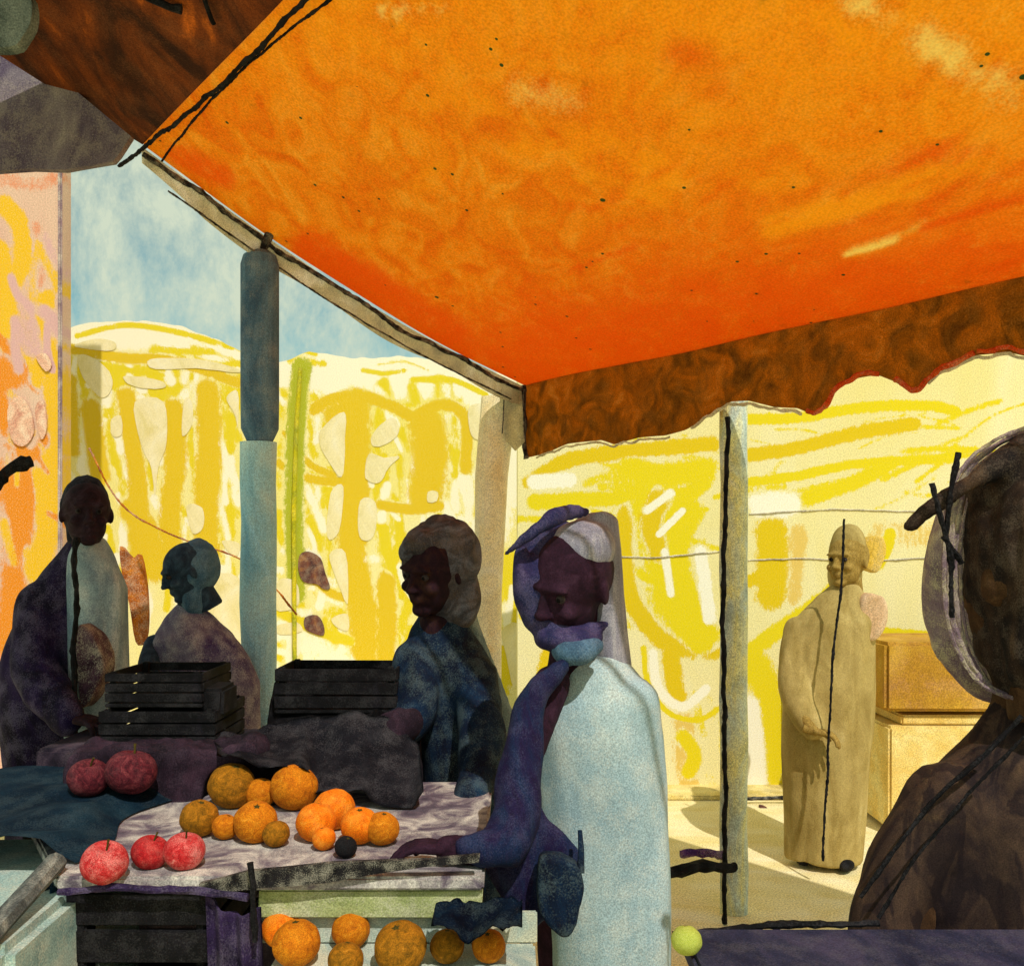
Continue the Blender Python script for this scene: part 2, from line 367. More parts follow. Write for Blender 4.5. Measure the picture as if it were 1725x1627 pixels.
def pigment(name, base, pig, gscale=70, hs=.10, wob=.8, grain=.3, gcol=(240, 232, 200), translucent=0, stretch=(1, 1, .45), soft=.10, spots=0, wscale=None):
    """a surface whose colour patches are stored per vertex ('pig' channels), broken up by crayon grain"""
    m = paint(name, base, hs * 10, stretch, 1.2, grain=0, gscale=gscale, hard=.8, translucent=translucent, tooth=.9, bump=.08 if translucent else .35)
    N, L = m.node_tree.nodes, m.node_tree.links; b = N['Principled BSDF']
    src = b.inputs['Base Color'].links[0].from_socket; outs = [l.to_socket for l in list(src.links)]
    at = N.new('ShaderNodeAttribute'); at.attribute_name = 'pig'; at.attribute_type = 'GEOMETRY'
    sep = N.new('ShaderNodeSeparateColor'); L.new(at.outputs['Color'], sep.inputs[0])
    t = N.new('ShaderNodeTexCoord')
    mp = N.new('ShaderNodeMapping'); mp.inputs['Scale'].default_value = stretch; L.new(t.outputs['Object'], mp.inputs['Vector'])
    na = N.new('ShaderNodeTexNoise'); na.inputs['Scale'].default_value = gscale; na.inputs['Detail'].default_value = 5; na.inputs['Roughness'].default_value = .75
    L.new(t.outputs['Object'], na.inputs['Vector'])
    nb = N.new('ShaderNodeTexNoise'); nb.inputs['Scale'].default_value = wscale or gscale * .09; nb.inputs['Detail'].default_value = 6; nb.inputs['Roughness'].default_value = .65; nb.inputs['Distortion'].default_value = .6
    L.new(mp.outputs['Vector'], nb.inputs['Vector'])
    s1 = N.new('ShaderNodeMath'); s1.operation = 'MULTIPLY_ADD'; s1.inputs[1].default_value = wob * .9; s1.inputs[2].default_value = -wob * .75; L.new(na.outputs['Fac'], s1.inputs[0])
    s2 = N.new('ShaderNodeMath'); s2.operation = 'MULTIPLY_ADD'; s2.inputs[1].default_value = wob * .6; L.new(nb.outputs['Fac'], s2.inputs[0]); L.new(s1.outputs[0], s2.inputs[2])
    nc = N.new('ShaderNodeTexNoise'); nc.inputs['Scale'].default_value = gscale * .33; nc.inputs['Detail'].default_value = 5; nc.inputs['Roughness'].default_value = .8; nc.inputs['Distortion'].default_value = .5
    L.new(mp.outputs['Vector'], nc.inputs['Vector'])
    s3 = N.new('ShaderNodeMath'); s3.operation = 'MULTIPLY_ADD'; s3.inputs[1].default_value = wob * 1.1; L.new(nc.outputs['Fac'], s3.inputs[0])
    s4 = N.new('ShaderNodeMath'); s4.operation = 'ADD'; s4.inputs[1].default_value = -wob * .55; L.new(s2.outputs[0], s4.inputs[0]); L.new(s4.outputs[0], s3.inputs[2]); s2 = s3
    col = src
    for ch, c in zip((sep.outputs[0], sep.outputs[1], sep.outputs[2], at.outputs['Alpha']), pig):
        ad = N.new('ShaderNodeMath'); ad.operation = 'ADD'; L.new(ch, ad.inputs[0]); L.new(s2.outputs[0], ad.inputs[1])
        mr = N.new('ShaderNodeMapRange'); mr.interpolation_type = 'SMOOTHSTEP'; mr.inputs['From Min'].default_value = .5 - soft; mr.inputs['From Max'].default_value = .5 + soft
        L.new(ad.outputs[0], mr.inputs['Value'])
        mx = N.new('ShaderNodeMixRGB'); mx.inputs['Color2'].default_value = lin(c); L.new(mr.outputs[0], mx.inputs['Fac']); L.new(col, mx.inputs['Color1']); col = mx.outputs['Color']
    if grain:
        ng = N.new('ShaderNodeTexNoise'); ng.inputs['Scale'].default_value = gscale * 1.3; ng.inputs['Detail'].default_value = 3; L.new(t.outputs['Object'], ng.inputs['Vector'])
        gr = N.new('ShaderNodeValToRGB'); gr.color_ramp.elements[0].position = .5; gr.color_ramp.elements[1].position = .64; gr.color_ramp.elements[1].color = (grain,) * 3 + (1,)
        L.new(ng.outputs['Fac'], gr.inputs['Fac'])
        mx = N.new('ShaderNodeMixRGB'); mx.inputs['Color2'].default_value = lin(gcol); L.new(gr.outputs['Color'], mx.inputs['Fac']); L.new(col, mx.inputs['Color1']); col = mx.outputs['Color']
    tn = N.new('ShaderNodeTexNoise'); tn.inputs['Scale'].default_value = gscale * 1.15; tn.inputs['Detail'].default_value = 2; L.new(t.outputs['Object'], tn.inputs['Vector'])
    tr_ = N.new('ShaderNodeMapRange'); tr_.inputs['From Min'].default_value = .32; tr_.inputs['From Max'].default_value = .68; tr_.inputs['To Min'].default_value = .9; tr_.inputs['To Max'].default_value = 1.1
    L.new(tn.outputs['Fac'], tr_.inputs['Value'])
    tm = N.new('ShaderNodeVectorMath'); tm.operation = 'SCALE'; L.new(col, tm.inputs[0]); L.new(tr_.outputs[0], tm.inputs['Scale']); col = tm.outputs[0]
    if spots:
        for sc_, th_ in ((spots, .048), (spots * 2.1, .068)):
            v = N.new('ShaderNodeTexVoronoi'); v.inputs['Scale'].default_value = sc_; L.new(t.outputs['Object'], v.inputs['Vector'])
            ln = N.new('ShaderNodeMath'); ln.operation = 'LESS_THAN'; ln.inputs[1].default_value = th_; L.new(v.outputs['Distance'], ln.inputs[0])
            ms = N.new('ShaderNodeMixRGB'); ms.inputs['Color2'].default_value = lin((60, 96, 70)); L.new(ln.outputs[0], ms.inputs['Fac']); L.new(col, ms.inputs['Color1']); col = ms.outputs['Color']
    for o in outs:
        L.new(col, o)
    return m

def weights(P, strokes, nch=4, base=None):
    """P: n x 2 places on the surface; strokes: (points, width, channel, strength)"""
    out = np.zeros((len(P), nch)) if base is None else base
    for pts, w, ch, amt in strokes:
        q = np.array([(p.x, p.y) for p in smoothline([Vector((x, y, 0)) for x, y in pts], 8)]) if len(pts) > 1 else np.array(pts, float)
        lo, hi = q.min(0) - w, q.max(0) + w
        idx = np.where((P[:, 0] > lo[0]) & (P[:, 0] < hi[0]) & (P[:, 1] > lo[1]) & (P[:, 1] < hi[1]))[0]
        if not len(idx): continue
        d = np.full(len(idx), 1e9); A = P[idx]
        for a, b in zip(q[:-1], q[1:]) if len(q) > 1 else [(q[0], q[0] + .01)]:
            ab = b - a; t_ = np.clip(((A - a) @ ab) / max(ab @ ab, 1e-9), 0, 1); d = np.minimum(d, np.linalg.norm(A - a - t_[:, None] * ab, axis=1))
        val = np.clip(1.0 - (d / (w / 2) - .55) * .9, 0, 1) * amt
        for k in range(nch):
            if k != ch: out[idx, k] *= (1 - val * .9)
        out[idx, ch] = np.maximum(out[idx, ch], val)
    return out

def scribbles(n, box_, ch, w, length, slope, amt=.8, seed=1, curve=.25):
    rnd = random.Random(seed); out = []
    for _ in range(n):
        x, y = rnd.uniform(box_[0], box_[2]), rnd.uniform(box_[1], box_[3]); a = slope + rnd.uniform(-.35, .35); l = length * rnd.uniform(.5, 1.3)
        dx, dy = math.cos(a) * l / 2, math.sin(a) * l / 2; c = rnd.uniform(-curve, curve)
        out.append(([(x - dx, y - dy), (x - dy * c, y + dx * c), (x + dx, y + dy)], w * rnd.uniform(.6, 1.4), ch, amt * rnd.uniform(.6, 1)))
    return out

def pig_wall(name, x0, x1, top, Y, th, mat, strokes, parent, step=4, ybase=None):
    """upright wall with thickness, its face finely divided so that it can carry pigment"""
    yb = HZ + EYE / Y * F
    nx = int((x1 - x0) / step); cols = [x0 + (x1 - x0) * i / nx for i in range(nx + 1)]
    def ty(x):
        if x <= top[0][0]: return top[0][1]
        for (a, b), (c, d) in zip(top, top[1:]):
            if a <= x <= c: return b + (d - b) * (x - a) / (c - a)
        return top[-1][1]
    ny = int((yb - min(p[1] for p in top)) / step)
    co, P = [], []
    for x in cols:
        t = ty(x) + 3 * mnoise.noise(Vector((x * .05, 0, 0)))
        for j in range(ny + 1):
            y = t + (yb - t) * j / ny; w = W(x, y, Y); co.append((w.x, w.y, max(w.z, 0))); P.append((x, y))
    n0 = len(co); m = ny + 1
    co += [(c[0], c[1] + th, c[2]) for c in co]
    faces = [(i * m + j, i * m + j + 1, (i + 1) * m + j + 1, (i + 1) * m + j) for i in range(nx) for j in range(ny)]
    faces += [tuple(n0 + k for k in f[::-1]) for f in faces]
    for i in range(nx): faces += [(i * m, (i + 1) * m, n0 + (i + 1) * m, n0 + i * m), (i * m + ny, n0 + i * m + ny, n0 + (i + 1) * m + ny, (i + 1) * m + ny)]
    for j in range(ny): faces += [(j, n0 + j, n0 + j + 1, j + 1), (nx * m + j, nx * m + j + 1, n0 + nx * m + j + 1, n0 + nx * m + j)]
    o3 = WLOC[parent]; me = bpy.data.meshes.new(name)
    me.from_pydata([(c[0] - o3.x, c[1] - o3.y, c[2] - o3.z) for c in co], [], faces); me.materials.append(mat)
    wt = weights(np.array(P, float), strokes); a = me.color_attributes.new('pig', 'FLOAT_COLOR', 'POINT')
    a.data.foreach_set('color', np.vstack([wt, wt]).astype(np.float32).ravel())
    o = bpy.data.objects.new(name, me); C.objects.link(o); WLOC[o] = o3; o.parent = parent
    return o

# ------------------------------------------------------------------ ground and pavement
bm = bmesh.new(); n = 24
for i in range(n):
    for j in range(n): pass
g = [[bm.verts.new((-60 + 120 * i / n, -20 + 120 * j / n, 0)) for i in range(n + 1)] for j in range(n + 1)]
for j in range(n):
    for i in range(n): bm.faces.new((g[j][i], g[j][i + 1], g[j + 1][i + 1], g[j + 1][i]))
tag(link('ground', bm, M_ground, origin=(0, 0, 0)), kind='structure')
bm = bmesh.new(); box(bm, (-.0, 5.74, 0.0), (7, 6.05, .03), bev=.008)
M_kerb = paint('kerb_stone', [(216, 192, 110), (230, 210, 140), (236, 220, 160)], 4, grain=.4, gcol=(110, 96, 60), gscale=150)
tag(link('pavement', bm, M_kerb), kind='structure')

# ------------------------------------------------------------------ buildings
def outline_wall(name, pts, Y, th, mat, parent):
    bm = bmesh.new()
    f = [W(x, y, Y) for x, y in pts]
    for p in f: p.z = max(p.z, 0)
    a = [bm.verts.new(p) for p in f]; b = [bm.verts.new(p + Vector((0, th, 0))) for p in f]; k = len(a)
    bm.faces.new(a); bm.faces.new(b[::-1])
    for i in range(k): bm.faces.new((a[i], b[i], b[(i + 1) % k], a[(i + 1) % k]))
    return link(name, bm, mat, parent)

YA = 9.0
A_ = empty('building', W(500, 1197, YA), 'long yellow plastered house behind the stall with cream window openings and low broken roofline', 'building')
YS = [(p, w * 1.15, 1, .95) for p, w in (([(598, 676), (600, 800), (592, 930), (610, 1020), (612, 1130)], 40), ([(212, 668), (222, 740), (232, 820), (236, 900)], 26), ([(292, 690), (296, 780), (285, 880), (300, 960)], 30),
       ([(350, 660), (352, 760), (346, 880), (352, 930)], 34), ([(650, 980), (652, 1060), (648, 1120)], 26), ([(720, 720), (724, 780), (716, 830)], 50), ([(152, 690), (160, 740), (168, 800)], 28), ([(220, 860), (250, 900), (262, 960)], 34), ([(560, 700), (590, 690), (600, 720)], 26),
       ([(528, 690), (560, 672), (610, 668), (650, 680), (690, 700)], 16), ([(700, 700), (740, 682), (772, 690), (786, 720), (784, 790)], 16), ([(640, 850), (690, 858), (740, 852)], 14),
       ([(110, 585), (200, 602), (300, 610), (400, 645)], 14), ([(470, 780), (500, 800), (560, 812), (600, 806)], 12), ([(470, 1000), (520, 975), (560, 1000), (600, 1010)], 12), ([(480, 730), (520, 780), (560, 800)], 10))]
AS = [([(60, 575), (240, 558), (402, 600)], 60, 2, .95), ([(500, 640), (600, 625), (760, 630), (860, 660)], 90, 2, .95), ([(860, 700), (850, 800), (820, 900)], 70, 2, .8)]
AS += [([(130, 566), (210, 548), (300, 560), (390, 585)], 10, 0, .95), ([(60, 620), (240, 640), (402, 660)], 60, 0, .8), ([(480, 690), (600, 720), (800, 720)], 50, 0, .6), ([(640, 650), (650, 700)], 24, 0, .6), ([(740, 640), (744, 700)], 20, 0, .7), ([(860, 960), (880, 1050), (830, 1150)], 60, 0, .95), ([(790, 940), (800, 1040), (840, 1140)], 50, 0, .9)]
AS += scribbles(95, (100, 630, 400, 1000), 0, 16, 90, 1.5, .95, 3) + scribbles(110, (470, 690, 800, 1130), 0, 16, 90, 1.45, .95, 4) + scribbles(60, (110, 600, 400, 1050), 2, 13, 60, 1.5, .95, 5) + scribbles(70, (480, 660, 860, 1130), 2, 13, 60, 1.4, .95, 6) + scribbles(30, (110, 590, 880, 720), 0, 9, 110, .1, .9, 7) + scribbles(30, (330, 930, 620, 1130), 2, 14, 60, .3, .9, 8)
AS += YS + [([(508, 618), (500, 700), (495, 820), (496, 900), (500, 1000)], 30, 3, .9), ([(120, 640), (126, 760)], 20, 1, .8), ([(230, 900), (236, 980)], 30, 1, .9)]
AS += [([(360, 1000), (390, 1060)], 60, 2, .9), ([(330, 960), (400, 990)], 8, 0, .9), ([(480, 1060), (520, 1090), (580, 1120)], 40, 2, .7), ([(470, 1030), (530, 1060), (590, 1080)], 16, 0, .9)]
M_wallA2 = pigment('yellow_crayoned_wall', [(228, 212, 90), (234, 222, 150), (238, 230, 190)], [(222, 200, 4), (218, 184, 2), (240, 234, 212), (168, 172, 20)], gscale=90, gcol=(236, 226, 170), soft=.12, wob=1.15)
pig_wall('wall', 60, 1010, [(60, 560), (118, 552), (150, 543), (240, 540), (300, 548), (365, 572), (402, 590), (470, 612), (520, 592), (600, 604), (690, 600), (760, 612), (900, 640), (1010, 660)], YA, 1.6, M_wallA2, AS, A_)
# windows and shutters, each its own part
WIN = [[(132, 602), (150, 598), (185, 625), (188, 655), (172, 672), (150, 650), (135, 625)],
       [(228, 678), (275, 675), (280, 745), (268, 790), (262, 835), (255, 790), (238, 745)],
       [(212, 632), (270, 640), (277, 655), (240, 652), (215, 645)],
       [(310, 675), (325, 680), (322, 715), (308, 732)],
       [(188, 708), (205, 700), (206, 732), (188, 733)],
       [(255, 606), (330, 604), (395, 618), (400, 627), (330, 622), (260, 620)],
       [(128, 580), (160, 572), (192, 574), (190, 592), (140, 588)],
       [(316, 850), (340, 855), (343, 890), (325, 898)],
       [(372, 912), (402, 914), (402, 934), (385, 930)],
       [(340, 985), (402, 975), (402, 1090), (360, 1075)],
       [(382, 668), (402, 660), (402, 720), (394, 700)],
       [(542, 722), (580, 692), (582, 740), (576, 805), (552, 772), (538, 748)],
       [(630, 730), (655, 706), (670, 712), (668, 735), (645, 752), (627, 750)],
       [(620, 765), (648, 772), (672, 768), (655, 790), (640, 812), (616, 806)],
       [(608, 845), (634, 848), (628, 905), (604, 905)],
       [(556, 830), (577, 822), (572, 895), (550, 902)],
       [(555, 935), (582, 930), (585, 1015), (570, 985)],
       [(468, 978), (500, 980), (500, 1022), (464, 1026)],
       [(720, 826), (738, 830), (735, 845), (722, 844)],
       [(788, 690), (815, 682), (822, 712), (816, 742), (796, 735)],
       [(466, 1052), (500, 1050), (508, 1064), (470, 1070)],
       [(560, 1040), (586, 1034), (586, 1062), (566, 1056)]]
for w in WIN:
    bm = bmesh.new(); plate(bm, blob([(x + random.uniform(-1.5, 1.5), y + random.uniform(-2, 2)) for x, y in w], 4), YA - .003, .004, .5); link('window', bm, M_creamp, A_)
bm = bmesh.new(); plate(bm, blob([(845, 1062), (872, 1050), (876, 1110), (866, 1160), (852, 1100)], 3), YA - .003, .004); link('window', bm, M_creamp, A_)
bm = bmesh.new(); tube(bm, [W(506, 620, YA - .06), W(500, 700, YA - .06), W(495, 860, YA - .06), W(497, 1190, YA - .06)], .022, 10, .1); link('drainpipe', bm, M_lime, A_)
for p in ([(505, 935), (520, 929), (540, 940), (548, 965), (556, 990), (545, 992), (534, 984), (512, 980), (503, 960)], [(514, 1040), (534, 1036), (545, 1052), (545, 1070), (526, 1066), (514, 1058)]):
    bm = bmesh.new(); plate(bm, blob(p, 3), YA - .004, .01); link('wall_stain', bm, M_blot, A_)

YB = 6.6
B_ = empty('building', W(40, 1294, YB), 'tall pink house front with orange patches at the left edge behind the cloaked person', 'building')
BS = [([(6, 345), (34, 380), (38, 440), (14, 500), (10, 580)], 30, 0, .95), ([(0, 560), (40, 530), (80, 580), (96, 660), (84, 760)], 26, 0, .95), ([(60, 380), (70, 450), (50, 520)], 20, 3, .6), ([(4, 640), (10, 720), (50, 770), (78, 740)], 20, 1, .9),
      ([(30, 800), (44, 880), (36, 1000), (24, 1080)], 66, 1, .95), ([(86, 780), (88, 860), (62, 960)], 44, 0, .9), ([(0, 420), (10, 480), (0, 560)], 30, 0, .9), ([(40, 600), (20, 640), (0, 620)], 40, 1, .8), ([(60, 1000), (50, 1080)], 40, 0, .8), ([(0, 300), (60, 310), (100, 300)], 30, 3, .5), ([(80, 500), (84, 640), (98, 760)], 24, 0, .8)]
BS += scribbles(26, (-60, 450, 110, 1000), 0, 16, 70, 1.3, .85, 11) + scribbles(12, (-60, 500, 100, 900), 1, 12, 50, 1.0, .8, 12) + scribbles(10, (20, 420, 100, 620), 2, 16, 60, 1.3, .8, 13)
M_wallB2 = pigment('pink_crayoned_wall', [(204, 156, 140), (214, 176, 154), (218, 190, 170)], [(226, 176, 20), (220, 130, 14), (206, 160, 160), (214, 130, 90)], gscale=90, soft=.18, wob=.9, gcol=(214, 196, 170))
pig_wall('wall', -420, 106, [(-420, -200), (106, -200)], YB, .12, M_wallB2, BS, B_, 5)
bm = bmesh.new(); box(bm, W(97, 1290, YB - .02), W(106, -150, YB - .0015), .004, .01); link('corner_trim', bm, paint('mauve', [(110, 84, 100), (150, 124, 130), (190, 168, 160)], 6, (1, 1, .3), grain=.5, gscale=120), B_)
for p in ([(14, 690), (34, 668), (52, 690), (58, 730), (40, 752), (20, 738)], [(62, 602), (78, 596), (88, 616), (78, 626)], [(60, 690), (74, 676), (80, 720), (70, 740)]):
    bm = bmesh.new(); plate(bm, blob(p, 3), YB - .004, .012); link('window', bm, paint('pink_shutter', [(196, 130, 110), (222, 176, 150), (232, 206, 184)], 6, grain=.3, gscale=120), B_)

YC = 6.02
C_ = empty('building', W(1300, 1305, YC), 'cream and yellow washed shop front behind the awning on the right with brushed yellow bands', 'building')
STR = [([(892, 812), (960, 775), (1060, 760), (1200, 748)], 22), ([(900, 846), (980, 842), (1080, 838)], 22), ([(1060, 790), (1120, 800), (1190, 790)], 34),
       ([(1058, 862), (1050, 920), (1060, 1000), (1096, 1060), (1140, 1090), (1200, 1096)], 26), ([(1084, 850), (1110, 940), (1140, 1030), (1180, 1080)], 40), ([(1186, 812), (1140, 860), (1108, 920)], 24),
       ([(1110, 842), (1096, 880), (1112, 930)], 30), ([(1168, 860), (1140, 930), (1160, 1000), (1196, 1070)], 32), ([(1262, 706), (1340, 704), (1460, 686), (1570, 684), (1610, 694)], 16),
       ([(1262, 766), (1340, 756), (1440, 730), (1540, 714)], 20), ([(1262, 812), (1340, 802), (1440, 782), (1600, 772)], 14), ([(1300, 868), (1360, 840), (1440, 812), (1500, 780)], 22),
       ([(1300, 890), (1302, 940), (1300, 1000)], 46), ([(1240, 1120), (1300, 1070), (1360, 1030), (1420, 985)], 24), ([(1084, 1090), (1092, 1150), (1126, 1200), (1176, 1212), (1216, 1190)], 8),
       ([(1130, 1100), (1134, 1140), (1142, 1176)], 26), ([(1270, 1120), (1290, 1160), (1300, 1260), (1296, 1300)], 44), ([(1470, 1062), (1560, 1070), (1650, 1066)], 14),
       ([(880, 960), (900, 1010), (930, 1060), (920, 1130)], 26), ([(1150, 1240), (1170, 1270), (1160, 1300)], 22), ([(1500, 900), (1490, 930), (1478, 950)], 18), ([(1260, 980), (1290, 960), (1310, 900)], 18)]
CS = scribbles(30, (880, 740, 1210, 1100), 0, 14, 90, .2, .85, 21) + scribbles(24, (1250, 690, 1700, 840), 0, 9, 130, -.15, .75, 22) + scribbles(16, (1130, 1150, 1330, 1330), 0, 16, 60, 1.4, .6, 23)
CS += [([(1060, 820), (1110, 900), (1140, 1020)], 90, 0, .75), ([(1480, 900), (1640, 900)], 50, 3, .5), ([(1280, 1220), (1300, 1330)], 60, 0, .7), ([(1480, 1230), (1700, 1260)], 110, 3, .8), ([(1230, 1020), (1240, 900)], 20, 2, .8), ([(1340, 900), (1330, 1000)], 40, 3, .8), ([(1150, 1220), (1160, 1330)], 36, 3, .8)]
CS += [(p, w * 1.1, 0 if i % 3 else 1, .95) for i, (p, w) in enumerate(STR)]
CS += [([(1100, 1100), (1110, 1160), (1150, 1190), (1190, 1160)], 14, 2, .95), ([(1260, 1190), (1270, 1260), (1275, 1340)], 34, 2, .9), ([(1130, 1000), (1120, 930)], 12, 2, .9), ([(1090, 860), (1130, 830)], 12, 2, .9), ([(1150, 860), (1110, 900)], 10, 2, .95), ([(900, 812), (960, 808)], 22, 2, .95), ([(1180, 930), (1196, 1040)], 22, 2, .9), ([(1280, 850), (1330, 850)], 40, 2, .8)]
M_wallC2 = pigment('cream_crayoned_wall', [(228, 214, 140), (232, 222, 168), (236, 228, 190)], [(224, 204, 10), (218, 188, 4), (240, 236, 220), (222, 190, 100)], gscale=110, soft=.12, wob=1.15, gcol=(216, 200, 120))
pig_wall('wall', 872, 2300, [(872, 560), (1200, 460), (1500, 400), (2300, 200)], YC, 1.2, M_wallC2, CS, C_, 4)
bm = bmesh.new()
for p in ([(1000, 936), (1100, 940), (1220, 928)], [(1262, 866), (1400, 858), (1560, 862)], [(1260, 944), (1350, 940), (1420, 944)], [(1480, 944), (1560, 940), (1600, 944)], [(900, 1036), (1000, 1044)]):
    charcoal_line(bm, [W(a_, b_, YC - .004) for a_, b_ in p], .006)
link('moulding', bm, paint('grey_moulding', [(150, 142, 130), (190, 180, 160), (206, 196, 160)], 8, grain=.5, gscale=110), C_)
bm = bmesh.new(); plate(bm, blob([(1278, 1355), (1290, 1358), (1302, 1372), (1298, 1384), (1288, 1380), (1282, 1368)], 3), 5.6, .03)
tag(link('paper_bag', bm, M_blot), 'small crumpled brown scrap lying on the pale ground in front of the kerb', 'paper scrap')
o = C_
bm = bmesh.new(); plate(bm, [(1330, 1250), (1460, 1250), (1460, 1140), (1480, 1100), (1330, 1100)], YC - .07, .03)
link('door', bm, paint('ochre_door', [(190, 150, 60), (206, 170, 80), (216, 190, 110)], 5, grain=.3, gscale=110), C_)

# far table by the shop front
T_ = empty('table', (W(1560, 1190, 5.3).x, 5.3, 0), 'broad ochre cloth covered table in front of the cream shop front', 'table')
M_ochre = paint('ochre_cloth', [(170, 124, 40), (190, 146, 50), (206, 166, 76)], 2.4, grain=.3, gcol=(190, 140, 110), gscale=140)
M_ochre2 = paint('pale_ochre', [(214, 176, 90), (226, 196, 116), (232, 214, 150)], 3, grain=.3, gscale=140, gcol=(240, 226, 170))
bm = bmesh.new(); box(bm, (W(1468, 0, 5.2).x, 5.0, .70), (W(1900, 0, 5.2).x, 5.65, 1.09), .006, .02); link('tablecloth', bm, M_ochre, T_)
bm = bmesh.new(); box(bm, (W(1500, 0, 5.2).x, 5.05, .62), (W(1895, 0, 5.2).x, 5.6, .675), 0, .01); link('table_top', bm, M_ochre2, T_)
for x in (W(1515, 0, 5.2).x, W(1870, 0, 5.2).x):
    for y in (5.1, 5.5):
        bm = bmesh.new(); tube(bm, [(x, y, 0), (x, y, .64)], .03, 8); link('leg', bm, M_ochre2, T_)
bm = bmesh.new(); box(bm, (W(1476, 0, 5.2).x, 5.02, .03), (W(1897, 0, 5.2).x, 5.63, .615), .004, .015); link('skirt_cloth', bm, M_ochre2, T_)
# kerb rail
bm = bmesh.new(); charcoal_line(bm, [W(1250, 1343, 5.66), W(1420, 1348, 5.66), W(1900, 1350, 5.66)], .013)
RL = tag(link('rope', bm, M_line), 'dark rope lying along the kerb at the foot of the cream shop front', 'rope')

# ------------------------------------------------------------------ awning
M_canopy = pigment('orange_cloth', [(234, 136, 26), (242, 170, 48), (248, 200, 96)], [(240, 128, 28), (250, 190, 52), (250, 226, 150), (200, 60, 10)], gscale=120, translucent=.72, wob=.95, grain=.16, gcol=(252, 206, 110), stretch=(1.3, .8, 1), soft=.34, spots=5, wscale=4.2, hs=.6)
A0 = W(885, 650, 4.8); U = Vector((.65, -.76, 0)); V = Vector((-.76, -.65, .35))
def cp(s, t):
    p = A0 + U * s + V * t
    p.z -= .07 * math.sin(math.pi * min(max(t / 2.0, 0), 1)) * max(0, 1 - s * .3) + .05 * math.sin(math.pi * min(max(s / 5, 0), 1)) * math.sin(math.pi * min(t / 2, 1))
    return p
AW = empty('awning', (A0.x, A0.y, 0), 'big orange cloth awning with brown scalloped valance covering the fruit stall', 'awning', None)
def sheet(name, s0, s1, t0, t1, ns, nt, mat, th=.008, seamf=None):
    bm = bmesh.new(); lo, hi = [], []
    for i in range(ns + 1):
        a, b = [], []
        for j in range(nt + 1):
            s = s0 + (s1 - s0) * i / ns; t = t0 + (t1 - t0) * j / nt
            p = cp(s, t) + Vector((0, 0, .012 * mnoise.noise(Vector((s * 1.4, t * 1.4, 0)))))
            a.append(bm.verts.new(p)); b.append(bm.verts.new(p + Vector((0, 0, th))))
        lo.append(a); hi.append(b)
    for i in range(ns):
        for j in range(nt):
            bm.faces.new((lo[i][j], lo[i + 1][j], lo[i + 1][j + 1], lo[i][j + 1])); bm.faces.new((hi[i][j], hi[i][j + 1], hi[i + 1][j + 1], hi[i + 1][j]))
    for i in range(ns):
        bm.faces.new((lo[i][0], hi[i][0], hi[i + 1][0], lo[i + 1][0])); bm.faces.new((lo[i][nt], lo[i + 1][nt], hi[i + 1][nt], hi[i][nt]))
    for j in range(nt):
        bm.faces.new((lo[0][j], lo[0][j + 1], hi[0][j + 1], hi[0][j])); bm.faces.new((lo[ns][j], hi[ns][j], hi[ns][j + 1], lo[ns][j + 1]))
    return link(name, bm, mat, AW, origin=(A0.x, A0.y, A0.z), smooth=False)
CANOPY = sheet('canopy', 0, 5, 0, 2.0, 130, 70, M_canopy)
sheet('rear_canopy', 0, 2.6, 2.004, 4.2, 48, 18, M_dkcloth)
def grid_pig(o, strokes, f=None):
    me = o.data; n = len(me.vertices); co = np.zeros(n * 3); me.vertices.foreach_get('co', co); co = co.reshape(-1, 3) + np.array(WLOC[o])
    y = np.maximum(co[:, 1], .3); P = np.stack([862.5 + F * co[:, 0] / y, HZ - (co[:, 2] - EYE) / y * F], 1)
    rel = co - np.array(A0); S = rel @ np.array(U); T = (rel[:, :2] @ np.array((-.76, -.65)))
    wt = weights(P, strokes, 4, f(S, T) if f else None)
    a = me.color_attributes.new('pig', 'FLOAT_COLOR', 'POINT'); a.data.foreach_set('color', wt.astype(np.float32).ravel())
def canopy_tones(S, T):  # deeper orange near the front edge, yellower and paler towards the right
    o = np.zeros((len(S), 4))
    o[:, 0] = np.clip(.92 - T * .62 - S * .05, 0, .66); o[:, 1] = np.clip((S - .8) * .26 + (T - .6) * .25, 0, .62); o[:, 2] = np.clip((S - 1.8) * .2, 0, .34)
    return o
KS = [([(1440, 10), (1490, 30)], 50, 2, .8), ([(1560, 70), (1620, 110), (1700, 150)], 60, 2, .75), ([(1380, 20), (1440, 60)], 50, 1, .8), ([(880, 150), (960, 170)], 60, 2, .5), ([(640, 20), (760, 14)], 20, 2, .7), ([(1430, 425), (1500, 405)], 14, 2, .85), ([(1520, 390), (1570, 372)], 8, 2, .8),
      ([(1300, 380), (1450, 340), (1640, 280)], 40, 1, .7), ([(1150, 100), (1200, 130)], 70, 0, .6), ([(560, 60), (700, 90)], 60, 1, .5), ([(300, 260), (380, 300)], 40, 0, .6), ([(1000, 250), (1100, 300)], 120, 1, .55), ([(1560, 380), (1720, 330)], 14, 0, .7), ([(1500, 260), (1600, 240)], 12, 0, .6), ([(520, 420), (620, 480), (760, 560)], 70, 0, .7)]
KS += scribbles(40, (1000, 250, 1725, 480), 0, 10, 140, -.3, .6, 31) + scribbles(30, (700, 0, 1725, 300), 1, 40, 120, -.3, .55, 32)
grid_pig(CANOPY, KS, canopy_tones)
